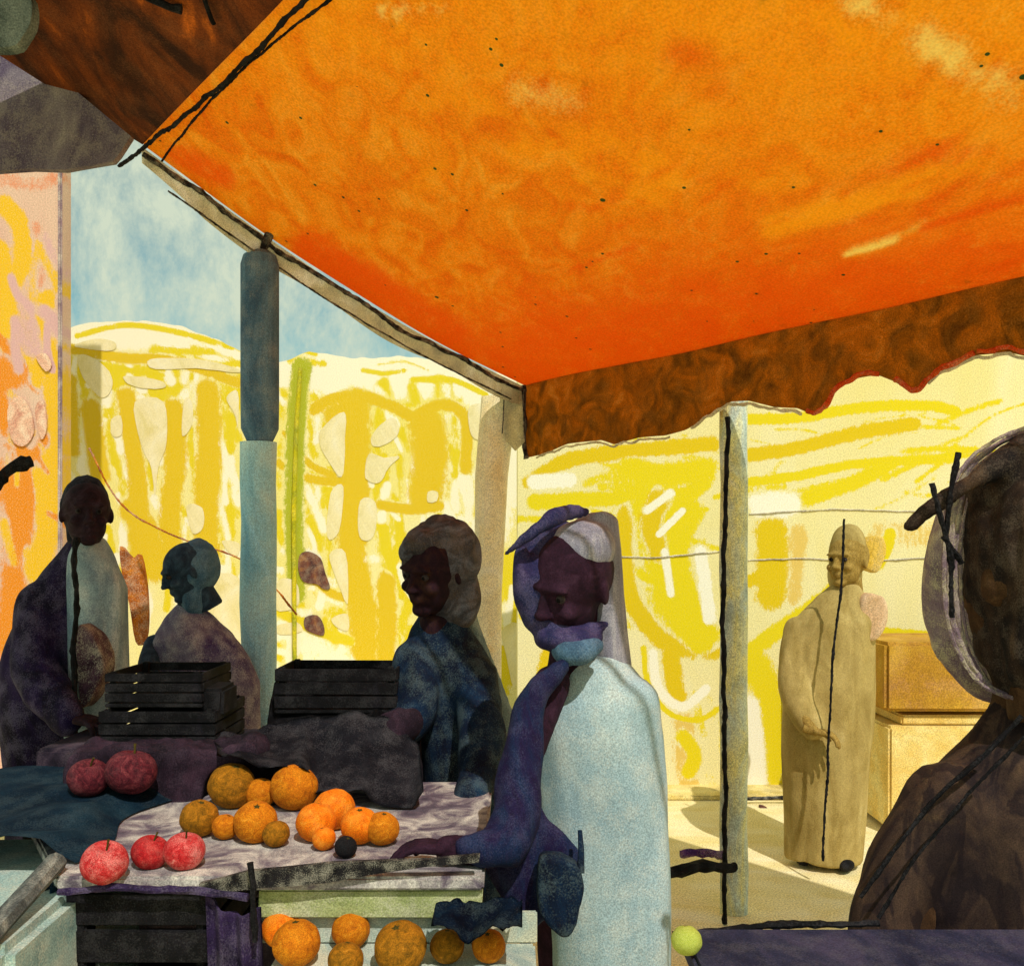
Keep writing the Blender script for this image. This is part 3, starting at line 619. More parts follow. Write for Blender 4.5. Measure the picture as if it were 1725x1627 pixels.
# front valance with uneven scallops
prof = [(885, 775), (910, 768), (960, 752), (1010, 745), (1030, 752), (1080, 742), (1120, 738), (1150, 728), (1200, 700), (1235, 682), (1262, 680), (1300, 690), (1340, 692), (1372, 704), (1392, 690), (1405, 668), (1440, 644), (1475, 636), (1505, 648), (1532, 668), (1550, 664), (1566, 644), (1600, 620), (1650, 605), (1700, 600), (1730, 606), (1770, 612), (1800, 590)]
def bot(px):
    if px <= prof[0][0]: return prof[0][1]
    for (x0, y0), (x1, y1) in zip(prof, prof[1:]):
        if x0 <= px <= x1: return y0 + (y1 - y0) * (px - x0) / (x1 - x0)
    return None
bm = bmesh.new(); cols = []
ns = 420
botpts = []
for i in range(ns + 1):
    s = 5 * (i / ns) ** 1.2; p = cp(s, 0); px = 862.5 + F * p.x / p.y if p.y > .3 else 99999
    by = bot(px); zb = EYE - (by - HZ) / F * p.y if by else p.z - .24 - .05 * abs(math.sin(s * 5.5))
    wob = .018 * math.sin(s * 13); col = []
    for k in range(6):
        f = k / 5; q = Vector((p.x, p.y, p.z + .012 - (p.z - zb) * f)) + Vector((.76, .65, 0)) * (wob * f - .004)
        col.append((bm.verts.new(q), bm.verts.new(q + Vector((.006, .006, 0)))))
        if k == 5:
            q.z += .012 * mnoise.noise(q * 22); botpts.append((px, q))
    cols.append(col)
for a, b in zip(cols, cols[1:]):
    for k in range(5):
        bm.faces.new((a[k][0], a[k + 1][0], b[k + 1][0], b[k][0])); bm.faces.new((a[k][1], b[k][1], b[k + 1][1], a[k + 1][1]))
    bm.faces.new((a[5][0], a[5][1], b[5][1], b[5][0])); bm.faces.new((a[0][0], b[0][0], b[0][1], a[0][1]))
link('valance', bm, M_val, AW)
for lo, hi, r in ((1356, 1480, .011), (1500, 1640, .012), (1640, 1760, .009)):
    pp = [q - Vector((.0, .012, -.005)) for px, q in botpts if lo < px < hi]
    if len(pp) > 1:
        bm = bmesh.new(); charcoal_line(bm, pp, r); link('trim', bm, M_red, AW)
for lo, hi, r in ((1160, 1350, .008), (1560, 1760, .007), (900, 1130, .006)):
    pp = [q - Vector((.0, .0, .012)) for px, q in botpts if lo < px < hi]
    bm = bmesh.new(); charcoal_line(bm, pp, r); link('lace_edge', bm, M_white, AW)
# side valance (white) and its cords
bm = bmesh.new(); prev = None; K = 40
for i in range(K + 1):
    t = 2.0 * i / K; p = cp(0, t) - Vector((0, 0, .006)); h = .105 + .012 * math.sin(t * 9)
    if t > 1.75: h *= 1 - (t - 1.75) * 1.6
    cur = [bm.verts.new(p + Vector((-.004, 0, 0))), bm.verts.new(p + Vector((.0, 0, -h))), bm.verts.new(p + Vector((-.01, .008, -h))), bm.verts.new(p + Vector((-.012, .008, 0)))]
    if prev:
        for k in range(4): bm.faces.new((prev[k], prev[(k + 1) % 4], cur[(k + 1) % 4], cur[k]))
    prev = cur
link('side_valance', bm, M_white, AW)
bm = bmesh.new(); charcoal_line(bm, [cp(0, 2.0 * i / 20) + Vector((0, -.01, -.03 - .01 * math.sin(i))) for i in range(21)], .011); link('edge_cord', bm, M_line, AW)
bm = bmesh.new(); charcoal_line(bm, [cp(0, .1 + 1.8 * i / 20) + Vector((0, -.01, -.108)) for i in range(21)], .0045); link('edge_cord', bm, M_line, AW)
bm = bmesh.new(); charcoal_line(bm, [cp(4.5 * i / 30 - .25, 2.02 - .05 * math.sin(i / 5)) + Vector((0, 0, -.012)) for i in range(31)], .009); link('ridge_cord', bm, M_black, AW)
bm = bmesh.new(); charcoal_line(bm, [cp(4.5 * i / 30, 1.93 + .03 * math.sin(i / 3)) + Vector((0, 0, -.008)) for i in range(31)], .005); link('ridge_cord', bm, M_black, AW)
for pts, r in (([(0.9, 2.18), (.8, 2.5), (.95, 3.0), (1.2, 3.4)], .016), ([(.5, 2.6), (.75, 2.9), (.9, 3.3)], .013), ([(.95, 2.1), (1.2, 2.35), (1.5, 2.8)], .009)):
    bm = bmesh.new(); charcoal_line(bm, smoothline([cp(a, b) - Vector((0, 0, .02)) for a, b in pts], 6), r); link('batten', bm, M_black, AW)
# cords at the near corner
bm = bmesh.new(); charcoal_line(bm, [A0 + Vector((-.012, -.02, 0)), W(884, 700, 4.78), W(886, 772, 4.78)], .013); link('corner_cord', bm, M_line, AW)
# posts
def post(bm, x, y, z0, z1, rx, ry, bend=0):
    secs = []
    for i in range(13):
        f = i / 12; z = z0 + (z1 - z0) * f
        secs.append(((x + bend * f * f + .003 * math.sin(i * 2.1), y, z), rx * (1 + .02 * math.sin(i * 1.7)), ry, 0))
    loft(bm, secs, 20)
px = W(437, 0, 3.84).x
bm = bmesh.new(); post(bm, px - .004, 3.84, 0, W(0, 745, 3.84).z, .077, .06); link('post', bm, M_postl, AW)
bm = bmesh.new(); zt = W(0, 418, 3.8).z; zb = W(0, 752, 3.8).z
secs = []
for z, k in ((zb, .3), (zb + .03, .7), (zb + .08, .98), (zb + .2, 1), (zt - .06, 1), (zt - .02, .86), (zt, .5)): secs.append(((px + .002, 3.84, z), .082 * k, .066 * k, 0))
loft(bm, secs, 20); link('post_sleeve', bm, M_postd, AW)
bm = bmesh.new(); tube(bm, [(px, 3.84, zt - .02), cp(0, 1.5) + Vector((.03, 0, 0))], .02); link('post_bracket', bm, M_line, AW)
bm = bmesh.new(); loft(bm, [((W(822, 0, 4.86).x, 4.86, 0), .07, .05, 0), ((W(822, 0, 4.86).x, 4.86, W(0, 1000, 4.86).z), .075, .05, 0), ((W(828, 0, 4.86).x, 4.86, W(0, 800, 4.86).z), .09, .05, 0), ((W(842, 0, 4.86).x, 4.86, W(0, 668, 4.86).z), .1, .05, 0)], 16)
link('post', bm, M_cream, AW)
bm = bmesh.new()
for (a, b) in (((880, 655), (884, 740)), ((850, 668), (846, 730))): charcoal_line(bm, [W(*a, 4.74), W(*b, 4.74)], .004)
link('corner_tape', bm, M_line, AW)
bm = bmesh.new(); plate(bm, [(846, 650), (884, 652), (884, 745), (868, 760), (850, 740)], 4.79, .02); link('corner_flap', bm, M_white, AW)
xr = W(1236, 0, 3.95).x
bm = bmesh.new(); post(bm, xr, 3.95, 0, W(0, 690, 3.95).z + .05, .062, .04); link('post', bm, M_pale, AW)
# thin black pole on a foot
PL = empty('pole', (W(1220, 0, 3.82).x, 3.82, 0), 'thin black charcoal pole standing on a short black foot before the pale awning post', 'pole')
bm = bmesh.new(); charcoal_line(bm, [W(1222, 1556, 3.82), W(1222, 1300, 3.82), W(1218, 1000, 3.82), W(1222, 860, 3.82), W(1226, 705, 3.82)], .0115, 8, .02); link('shaft', bm, M_black, PL)
bm = bmesh.new(); charcoal_line(bm, smoothline([W(1084, 1480, 3.6), W(1130, 1468, 3.66), W(1200, 1460, 3.76), W(1240, 1462, 3.8)], 5), .026, 8); link('foot', bm, M_black, PL)
bm = bmesh.new(); charcoal_line(bm, smoothline([W(1150, 1440, 3.9), W(1190, 1436, 3.9), W(1222, 1440, 3.86)], 5), .018, 8); link('foot_wrap', bm, paint('violet_wrap', [(50, 24, 80), (84, 50, 110), (110, 80, 130)], 20, grain=.3, gscale=200), PL)

# purple grey tarpaulin hanging at the upper left, dark rod below it
bm = bmesh.new()
plate(bm, [(-420, -160), (-200, -110), (0, 30), (60, 92), (110, 140), (170, 190), (226, 236), (205, 268), (196, 278), (160, 284), (115, 292), (60, 290), (0, 294), (-420, 300)], 3.30, .03)
tag(link('tarpaulin', bm, M_tarp), 'purple grey tarpaulin hanging from the dark rear corner of the awning', 'tarpaulin')
bm = bmesh.new(); plate(bm, blob([(-300, -120), (-40, -60), (52, -10), (66, 40), (50, 76), (30, 92), (-40, 90), (-300, 60)], 3), 2.6, .04)
tag(link('folded_cloth', bm, M_tarpg), 'dark green grey folded cloth tucked under the awning in the top corner', 'cloth')
bm = bmesh.new(); charcoal_line(bm, smoothline([W(-160, 850, 2.8), W(-20, 812, 2.86), W(20, 792, 2.9), W(56, 780, 2.95)], 5), .026, 8)
tag(link('wooden_rod', bm, M_black), 'short black rod poking in at the left edge beside the pink house', 'rod')
bm = bmesh.new(); charcoal_line(bm, smoothline([W(150, 755, 5.2), W(205, 850, 5.2), W(300, 905, 5.2), W(420, 950, 5.2), W(500, 1035, 5.2)], 8), .006)
tag(link('cord', bm, M_rust), 'thin rusty brown cord sagging across the yellow house behind the grey post', 'cord')
bm = bmesh.new(); plate(bm, blob([(206, 920), (226, 940), (240, 935), (250, 990), (252, 1050), (246, 1082), (232, 1080), (222, 1020), (210, 970)], 3), 5.0, .03)
tag(link('hanging_scarf', bm, M_rust), 'narrow rust brown scarf hanging between the two people on the left', 'scarf')

# ------------------------------------------------------------------ fruit stall
ZC = .90
M_top = paint('counter_cloth', [(40, 34, 50), (110, 98, 110), (200, 194, 186), (224, 218, 204)], 8, (1, 1, 1), 1.4, grain=.5, gcol=(80, 74, 84), gscale=260, hard=.9)
M_teal = paint('teal_cloth', [(10, 26, 42), (22, 48, 68), (44, 78, 96)], 4, grain=.35, gcol=(90, 110, 116), gscale=240, hard=.8)
M_green = paint('green_board', [(128, 140, 84), (164, 172, 116), (190, 192, 156)], 5, (1, 1, 3), grain=.45, gcol=(210, 206, 180), gscale=260)
M_shelf = paint('pale_shelf', [(130, 158, 160), (180, 192, 178), (214, 208, 176)], 7, grain=.4, gcol=(220, 220, 205), gscale=260)
M_violet = paint('violet_cloth', [(20, 14, 34), (44, 30, 66), (74, 58, 96)], 6, grain=.3, gcol=(120, 110, 130), gscale=260)
S_ = empty('market_stall', (W(450, 0, 2.3).x, 2.3, 0), 'fruit stall with pale cloth counter, dark front rail and green board above a lower shelf', 'market stall')
xl, xr_ = W(96, 0, 1.93).x, W(800, 0, 1.93).x
bm = bmesh.new()
vs = box(bm, (xl, 1.92, ZC - .03), (xr_ + .02, 2.72, ZC), 0, .006)
for v in bm.verts:
    if v.co.y > 2.4 and v.co.x < -.6: v.co.x -= .55
link('countertop', bm, M_top, S_)
bm = bmesh.new(); plate(bm, [(338, 1484), (380, 1474), (420, 1464), (480, 1458), (560, 1450), (640, 1446), (720, 1444), (808, 1434), (808, 1447), (720, 1456), (640, 1466), (560, 1482), (500, 1488), (440, 1492), (380, 1498), (342, 1500)], 1.916, .014, 1.5); link('front_rail', bm, M_line, S_)
bm = bmesh.new(); charcoal_line(bm, [W(96, 1500, 1.9), W(200, 1494, 1.9), W(330, 1500, 1.9), W(420, 1512, 1.9)], .009, 8, .02); link('front_rail', bm, M_violet, S_)
bm = bmesh.new(); charcoal_line(bm, [W(422, 1450, 1.885), W(426, 1500, 1.885), W(430, 1585, 1.885)], .0075, 8); link('shelf_bracket', bm, M_black, S_)
bm = bmesh.new(); box(bm, (W(435, 0, 1.94).x, 1.94, W(0, 1546, 1.94).z), (W(812, 0, 1.94).x, 1.965, ZC - .034), .003, .004); link('green_board', bm, M_green, S_)
ZS = .735
bm = bmesh.new(); box(bm, (W(440, 0, 1.8).x, 1.60, ZS - .03), (W(905, 0, 1.8).x, 1.975, ZS), 0, .005); link('lower_shelf', bm, M_shelf, S_)
bm = bmesh.new(); box(bm, (W(440, 0, 1.97).x, 1.97, ZS), (W(905, 0, 1.97).x, 1.99, W(0, 1546, 1.94).z - .002), 0, .003); link('shelf_back', bm, M_shelf, S_)
for x, y in ((xl + .03, 1.97), (xr_ - .03, 2.0), (xl - .45, 2.68), (xr_ - .03, 2.68)):
    bm = bmesh.new(); box(bm, (x - .025, y - .025, 0), (x + .025, y + .025, ZC - .032), 0, .004); link('leg', bm, M_black, S_)
# violet cloth hanging below the counter
bm = bmesh.new(); prev = None
for i in range(31):
    f = i / 30; x0 = W(350 + 92 * f, 0, 1.93).x; yy = 1.915 + .012 * math.sin(f * 16)
    zb_ = .30; zt_ = ZC - .04 - .02 * f - .03 * math.sin(f * 3)
    cur = [bm.verts.new((x0, yy, zt_)), bm.verts.new((x0 + .02, yy, zb_)), bm.verts.new((x0 + .02, yy + .01, zb_)), bm.verts.new((x0, yy + .01, zt_))]
    if prev:
        for k in range(4): bm.faces.new((prev[k], prev[(k + 1) % 4], cur[(k + 1) % 4], cur[k]))
    prev = cur
link('hanging_cloth', bm, M_violet, S_)
bm = bmesh.new(); prev = None
for i in range(31):
    f = i / 30; x0 = W(52 + 40 * f, 0, 1.93).x; yy = 1.95 + .014 * math.sin(f * 13)
    cur = [bm.verts.new((x0 + .02, yy, ZC - .03)), bm.verts.new((x0, yy, .2)), bm.verts.new((x0, yy + .01, .2)), bm.verts.new((x0 + .02, yy + .01, ZC - .03))]
    if prev:
        for k in range(4): bm.faces.new((prev[k], prev[(k + 1) % 4], cur[(k + 1) % 4], cur[k]))
    prev = cur
link('hanging_cloth', bm, M_teal, S_)
# teal cloth over the left end of the counter
bm = bmesh.new()
NX, NY = 26, 18; grid = []
for j in range(NY + 1):
    row = []
    for i in range(NX + 1):
        f, g_ = i / NX, j / NY
        y = 1.99 + g_ * .66
        xa = -2.0; xb = W(128 + 200 * g_, 0, y).x + .03 * math.sin(g_ * 9)
        x = xa + (xb - xa) * f
        z = ZC + .03 + .07 * abs(mnoise.noise(Vector((x * 3.1, y * 4, 0)))) + .05 * (1 - f) * g_ + .03 * math.sin(x * 9 + y * 5) * (1 - f)
        if f > .92: z = ZC + .006 + (z - ZC) * (1 - f) / .08
        row.append(bm.verts.new((x, y, z)))
    grid.append(row)
for j in range(NY):
    for i in range(NX): bm.faces.new((grid[j][i], grid[j][i + 1], grid[j + 1][i + 1], grid[j + 1][i]))
bmesh.ops.solidify(bm, geom=bm.faces[:], thickness=-.008)
tag(link('rumpled_cloth', bm, M_teal, smooth=True), 'rumpled dark teal cloth bunched over the left end of the fruit counter', 'cloth')
# side board and pale ground cloth, lower left
bm = bmesh.new()
tube(bm, [W(-90, 1660, 1.55), W(0, 1556, 1.72), W(96, 1450, 1.95)], .022, 8, .1)
tag(link('wooden_plank', bm, paint('grey_plank', [(50, 54, 56), (100, 104, 100), (150, 150, 140)], 9, (3, 1, 1), grain=.5, gcol=(30, 30, 34), gscale=240)), 'slanting grey wooden plank leaning on the left corner of the stall', 'plank')
bm = bmesh.new(); box(bm, (-1.9, 1.66, .0), (W(52, 0, 1.75).x, 2.3, W(0, 1545, 1.8).z), .02, .02)
tag(link('pale_box', bm, paint('pale_aqua', [(120, 150, 150), (160, 186, 180), (196, 202, 190)], 4, grain=.4, gscale=240)), 'pale aqua box on the ground below the slanting plank', 'box')

def crate(x0, x1, ytop, ybot, Y, depth, mat, label, group='black crates on and under the stall', slats=3, boxy=None):
    """open slatted crate: base, corner posts, slatted sides"""
    a, b = W(x0, ybot, Y), W(x1, ytop, Y)
    e_ = empty('crate', ((a.x + b.x) / 2, Y + depth / 2, a.z), label, 'crate', group)
    bm = bmesh.new(); box(bm, (a.x, Y, a.z), (b.x, Y + depth, a.z + .012), 0, .003); link('base', bm, mat, e_)
    h = (b.z - a.z)
    for nm, (p, q) in (('front_side', ((a.x, Y), (b.x, Y + .01))), ('rear_side', ((a.x, Y + depth - .01), (b.x, Y + depth))), ('end_side', ((a.x, Y + .011), (a.x + .01, Y + depth - .011))), ('end_side', ((b.x - .01, Y + .011), (b.x, Y + depth - .011)))):
        bm = bmesh.new()
        for k in range(slats):
            z0 = a.z + .016 + k * (h - .016) / slats
            box(bm, (p[0], p[1], z0), (q[0], q[1], z0 + (h - .016) / slats * .86), .0015, .002)
        link(nm, bm, mat, e_)
    for x in (a.x + .011, b.x - .03):
        for y in (Y + .011, Y + depth - .03):
            bm = bmesh.new(); box(bm, (x, y, a.z + .0125), (x + .018, y + .018, b.z), 0, .002); link('corner_post', bm, mat, e_)
    return e_
crate(165, 362, 1196, 1268, 2.66, .30, M_black, 'black slatted crate at the left of the back row, lower of the stacked two')
crate(176, 340, 1132, 1192, 2.68, .28, M_black, 'shallower black crate set on top of the left back crate')
crate(462, 668, 1124, 1202, 2.80, .24, M_black, 'black crate behind the grey heap, below the wall stains')
crate(82, 350, 1496, 1760, 1.94, .4, M_black, 'large black crate standing under the counter below the apples', slats=4)
bm = bmesh.new(); box(bm, (W(330, 0, 2.66).x, 2.70, 1.10), (W(376, 0, 2.7).x, 2.84, W(0, 1160, 2.7).z), .004, .01)
for o_ in (): pass
tag(link('tall_box', bm, M_black), 'narrow tall black box between the stacked crates and the grey post', 'box')
# support bench behind for back row goods
bm = bmesh.new(); box(bm, (W(60, 0, 2.74).x, 2.735, 0), (W(700, 0, 2.74).x, 3.06, W(0, 1270, 2.66).z - .002), 0, .01)
tag(link('back_bench', bm, paint('dark_bench', [(24, 20, 32), (50, 40, 54), (80, 66, 76)], 5, grain=.3, gcol=(110, 96, 104), gscale=240)), 'dark boarded bench at the back edge of the fruit counter', 'bench')

# grey cloth heap across the back of the counter
def heap(name, pts, Y, depth, mat, label, cat, fold=.022, voxel=.011):
    bm = bmesh.new(); o = blob(pts, 4)
    f = [W(x, y, Y) for x, y in o]; a = [bm.verts.new(p) for p in f]; b = [bm.verts.new(p + Vector((0, depth, 0))) for p in f]; k = len(a)
    bm.faces.new(a); bm.faces.new(b[::-1])
    for i in range(k): bm.faces.new((a[i], b[i], b[(i + 1) % k], a[(i + 1) % k]))
    bmesh.ops.triangulate(bm, faces=bm.faces[:])
    out = remeshed(bm, voxel, 6, fold, .08)
    return tag(link(name, out, mat, smooth=True), label, cat)
M_greyc = paint('grey_cloth', [(14, 14, 22), (36, 36, 44), (66, 64, 70)], 5, grain=.3, gcol=(130, 126, 130), gscale=240, hard=.8)
M_dkplum = paint('dark_plum', [(14, 10, 18), (34, 22, 34), (60, 40, 54)], 6, grain=.2, gcol=(100, 80, 96), gscale=240)
def drape(name, top, bottom, Ya, Yb, mat, label, cat, n=46, m=16, amp=.02, seed=0, zmin=None):
    """a sheet thrown over things: from its far edge down to its ragged near edge, with creases"""
    bm = bmesh.new(); g_ = []
    def at_(line, f):
        q = f * (len(line) - 1); i = min(int(q), len(line) - 2); r = q - i
        return Vector((line[i][0] + (line[i + 1][0] - line[i][0]) * r, line[i][1] + (line[i + 1][1] - line[i][1]) * r, 0))
    for i in range(n + 1):
        f = i / n; a_, b_ = at_(top, f), at_(bottom, f); row = []
        for j in range(m + 1):
            k = j / m; p = a_.lerp(b_, k); YY = Ya + (Yb - Ya) * k ** 1.3; w = W(p.x, p.y, YY)
            d_ = amp * (mnoise.noise(Vector((f * 9 + seed, k * 3, 0))) + .6 * mnoise.noise(Vector((f * 22, k * 8 + seed, 2))) + .5 * math.sin(f * 31 + k * 4))
            w += Vector((0, -abs(d_), d_ * .5)); 
            if zmin: w.z = max(w.z, zmin + .003 + abs(d_) * .3)
            row.append(bm.verts.new(w))
        g_.append(row)
    for i in range(n):
        for j in range(m): bm.faces.new((g_[i][j], g_[i + 1][j], g_[i + 1][j + 1], g_[i][j + 1]))
    bmesh.ops.solidify(bm, geom=bm.faces[:], thickness=.006)
    return tag(link(name, bm, mat, smooth=True), label, cat)
drape('dark_cloth', [(364, 1236), (420, 1232), (480, 1214), (540, 1206), (600, 1198), (650, 1206), (705, 1250)], [(366, 1268), (400, 1276), (440, 1288), (505, 1292), (524, 1302), (532, 1340), (560, 1330), (610, 1330), (628, 1352), (700, 1360), (714, 1330)], 2.74, 2.42, M_greyc, 'dark grey cloth thrown over the back of the counter behind the oranges', 'cloth', zmin=ZC)
drape('black_cloth', [(462, 1150), (480, 1134), (560, 1126), (640, 1122), (690, 1140)], [(446, 1242), (470, 1232), (540, 1226), (600, 1222), (640, 1216), (700, 1230)], 2.95, 2.76, M_black, 'wide black cloth hanging across the back of the stall behind the grey cloth', 'cloth', amp=.012, seed=4)
heap('sacking_heap', [(110, 1270), (160, 1262), (250, 1262), (360, 1262), (420, 1250), (434, 1290), (380, 1300), (352, 1310), (330, 1372), (270, 1386), (230, 1360), (180, 1340), (108, 1340)], 2.50, .14, M_dkplum, 'dark plum coloured sacking heap at the left behind the red apples', 'cloth')

# ------------------------------------------------------------------ fruit
def mk_fruit_mesh(r, kind):
    bm = bmesh.new(); bmesh.ops.create_icosphere(bm, subdivisions=4, radius=1)
    for v in bm.verts:
        p = v.co.copy(); d = math.hypot(p.x, p.y)
        if kind == 'apple':
            k = 1 + .05 * math.cos(5 * math.atan2(p.y, p.x)) * (.5 - .5 * p.z) * .5
            v.co = Vector((p.x * k, p.y * k, p.z * .9 - .28 * math.exp(-(d / .28) ** 2) * (1 if p.z > 0 else -.6)))
        else:
            n_ = 1 + .035 * mnoise.noise(p * 2.2) + .012 * mnoise.noise(p * 9)
            v.co = Vector((p.x * n_, p.y * n_, p.z * .94 * n_ - .09 * math.exp(-(d / .2) ** 2) * (1 if p.z > 0 else 0)))
    lo = min(v.co.z for v in bm.verts)
    for v in bm.verts: v.co = (v.co - Vector((0, 0, lo))) * r
    return bm
M_orng = [paint('orange_peel', [(112, 60, 8), (190, 104, 12), (214, 130, 20), (226, 160, 60)], 1.5, grain=.25, gcol=(120, 70, 14), gscale=20, dist=2, hard=.9),
          paint('bright_orange_peel', [(190, 84, 4), (226, 108, 6), (234, 132, 20), (240, 176, 80)], 1.5, grain=.18, gcol=(246, 190, 90), gscale=20, dist=2, hard=.9),
          paint('olive_orange_peel', [(76, 50, 8), (130, 86, 12), (176, 112, 20), (200, 140, 50)], 1.5, grain=.3, gcol=(90, 66, 16), gscale=20, dist=2, hard=.9)]
M_appl = [paint('red_apple_skin', [(120, 12, 20), (176, 30, 34), (206, 70, 70), (226, 160, 150)], 1.5, grain=.4, gcol=(232, 170, 160), gscale=20, dist=2.4, hard=.9),
          paint('crimson_apple_skin', [(110, 14, 22), (170, 26, 32), (200, 60, 60)], 1.5, grain=.25, gcol=(220, 130, 120), gscale=20, dist=2.4, hard=.9),
          paint('dark_apple_skin', [(54, 14, 24), (90, 28, 38), (124, 56, 60)], 1.5, grain=.25, gcol=(120, 80, 84), gscale=20, dist=2.4)]
M_stem = paint('stem', [(40, 30, 14), (70, 60, 20), (90, 84, 30)], 40, grain=0, gscale=300)
CACHE = {}
def fruit(kind, mat, c, r, label, group, name=None):
    """c: lowest point"""
    key = (kind, mat.name)
    name = name or kind
    if key not in CACHE:
        root = link(name, mk_fruit_mesh(1, 'apple' if kind == 'apple' else 'round'), mat, origin=(0, 0, 0), smooth=True)
        bm = bmesh.new()
        if kind == 'apple': tube(bm, [(0, 0, 1.3), (.05, .02, 1.65), (.12, .05, 1.92)], [.05, .04, .06], 8)
        else:
            ell(bm, (0, 0, 1.80), (.12, .12, .05), sub=2)
            for k in range(5): ell(bm, (.1 * math.cos(k * 1.257), .1 * math.sin(k * 1.257), 1.815), (.08, .035, .02), (0, 0, k * 1.257), 2)
        st = link('stem', bm, M_stem, root)
        CACHE[key] = (root, st); o = root
    else:
        root, st = CACHE[key]
        o = root.copy(); C.objects.link(o); s2 = st.copy(); C.objects.link(s2); s2.parent = o
    o.location = c; o.scale = (r, r, r); o.rotation_euler = (random.uniform(-.35, .35), random.uniform(-.35, .35), random.uniform(0, 6.28))
    return tag(o, label, kind if name == kind else name, group)
def place(px, py, rpx, plane, kind, mat, label, group, lift=0, name=None):
    """rest the fruit on the plane z=plane with its centre on the pixel"""
    r = .05
    for _ in range(12):
        Y = (EYE - (plane + lift * r + r * .93)) * F / (py - HZ); r = rpx / F * Y
    p = W(px, py, Y); return fruit(kind, mat, (p.x, p.y, plane + lift * r), r, label, group, name)
G1, G2, G3 = 'oranges heaped on the counter', 'red apples at the counter front', 'oranges on the lower shelf'
ZP = ZC + .001
place(172, 1442, 38, ZP, 'apple', M_appl[0], 'pink streaked red apple, leftmost at the counter front edge', G2)
place(246, 1430, 31, ZP, 'apple', M_appl[1], 'deep crimson apple in the middle of the three front apples', G2)
place(308, 1428, 34, ZP, 'apple', M_appl[0], 'bright red apple of the front three, nearest the oranges', G2)
place(384, 1320, 39, ZP, 'orange', M_orng[2], 'olive tinged orange topmost at the left of the heap', G1)
place(484, 1326, 40, ZP, 'orange', M_orng[0], 'large amber orange at the top of the heap beside grey cloth', G1)
place(332, 1376, 32, ZP, 'orange', M_orng[2], 'brownish orange at the left end, just above the apples', G1)
place(428, 1378, 36, ZP, 'orange', M_orng[0], 'mottled orange at the centre of the heap, under the top two', G1)
place(372, 1392, 22, ZP, 'orange', M_orng[0], 'small pale orange tucked right above the brightest apple', G1)
place(528, 1386, 34, ZP, 'orange', M_orng[1], 'vivid orange at the left of the bright cluster', G1)
place(572, 1362, 36, ZP, 'orange', M_orng[1], 'vivid orange highest in the bright cluster below the grey cloth', G1)
place(606, 1388, 32, ZP, 'orange', M_orng[1], 'vivid orange just right of the black plum', G1)
place(640, 1394, 29, ZP, 'orange', M_orng[0], 'small brown sided orange at the right end of the heap', G1)
place(470, 1404, 23, ZP, 'orange', M_orng[2], 'small brownish orange just right of the centre of the heap', G1)
place(434, 1334, 26, ZP, 'orange', M_orng[0], 'half hidden orange wedged between the two topmost ones', G1)
place(550, 1412, 20, ZP, 'orange', M_orng[1], 'small bright orange touching the left of the black plum', G1)
place(578, 1424, 19, ZP, 'plum', M_black, 'black plum in front of the bright oranges', None)
place(472, 1564, 32, ZS + .001, 'orange', M_orng[1], 'bright orange leftmost on the lower shelf beside the black bracket', G3)
place(502, 1588, 40, ZS + .001, 'orange', M_orng[0], 'large amber orange, second from left on the lower shelf', G3)
place(592, 1568, 32, ZS + .001, 'orange', M_orng[0], 'amber orange standing alone in the middle of the lower shelf', G3)
place(578, 1618, 30, ZS + .001, 'orange', M_orng[2], 'brown orange at the shelf front cut by the picture bottom', G3)
place(683, 1588, 44, ZS + .001, 'orange', M_orng[2], 'biggest dark olive orange on the lower shelf', G3)
place(752, 1594, 29, ZS + .001, 'orange', M_orng[2], 'dim olive orange between the biggest orange and the small black plum', G3)
place(826, 1588, 28, ZS + .001, 'orange', M_orng[0], 'small amber orange rightmost on the lower shelf', G3)
place(797, 1572, 12, ZS + .001, 'plum', M_black, 'tiny black plum on the lower shelf beside the last orange', None)
for px_, py_, r_, lb in ((146, 1300, 34, 'dull maroon apple on the plum sacking near the cloaked person'), (214, 1292, 42, 'large dark red apple half hidden under the stacked crates')):
    Y = 2.42; p = W(px_, py_, Y); fruit('apple', M_appl[2], (p.x, p.y, p.z - r_ / F * Y), r_ / F * Y, lb, 'dark apples on the sacking')

# right counter with lime
K_ = empty('counter', (W(1450, 0, 1.1).x, 1.1, 0), 'dark navy counter with a black edge in the near right corner', 'counter')
M_navy = paint('navy_cloth', [(24, 26, 48), (40, 42, 66), (62, 58, 82)], 5, (2, 1, 1), grain=.4, gcol=(84, 82, 90), gscale=420)
YK = 1.25; zk = W(0, 1562, YK).z
bm = bmesh.new(); box(bm, (W(1145, 0, YK).x, .62, zk - .03), (1.9, YK, zk), 0, .006); link('countertop', bm, M_navy, K_)
bm = bmesh.new(); charcoal_line(bm, [W(1136, 1574, YK), W(1200, 1566, YK), W(1300, 1558, YK), W(1480, 1552, YK)], .0055); link('edge_trim', bm, M_black, K_)
bm = bmesh.new(); box(bm, (W(1160, 0, YK).x, .66, .0), (1.86, YK - .04, zk - .032), 0, .01); link('cabinet', bm, M_violet, K_)
p = W(1142, 1616, 1.16)
fruit('lime', paint('lime_peel', [(120, 140, 30), (170, 180, 50), (200, 206, 110)], 22, grain=.2, gscale=400), (p.x + .012, p.y, zk + .001), .02, 'small yellow green lime on the corner of the navy counter', None)

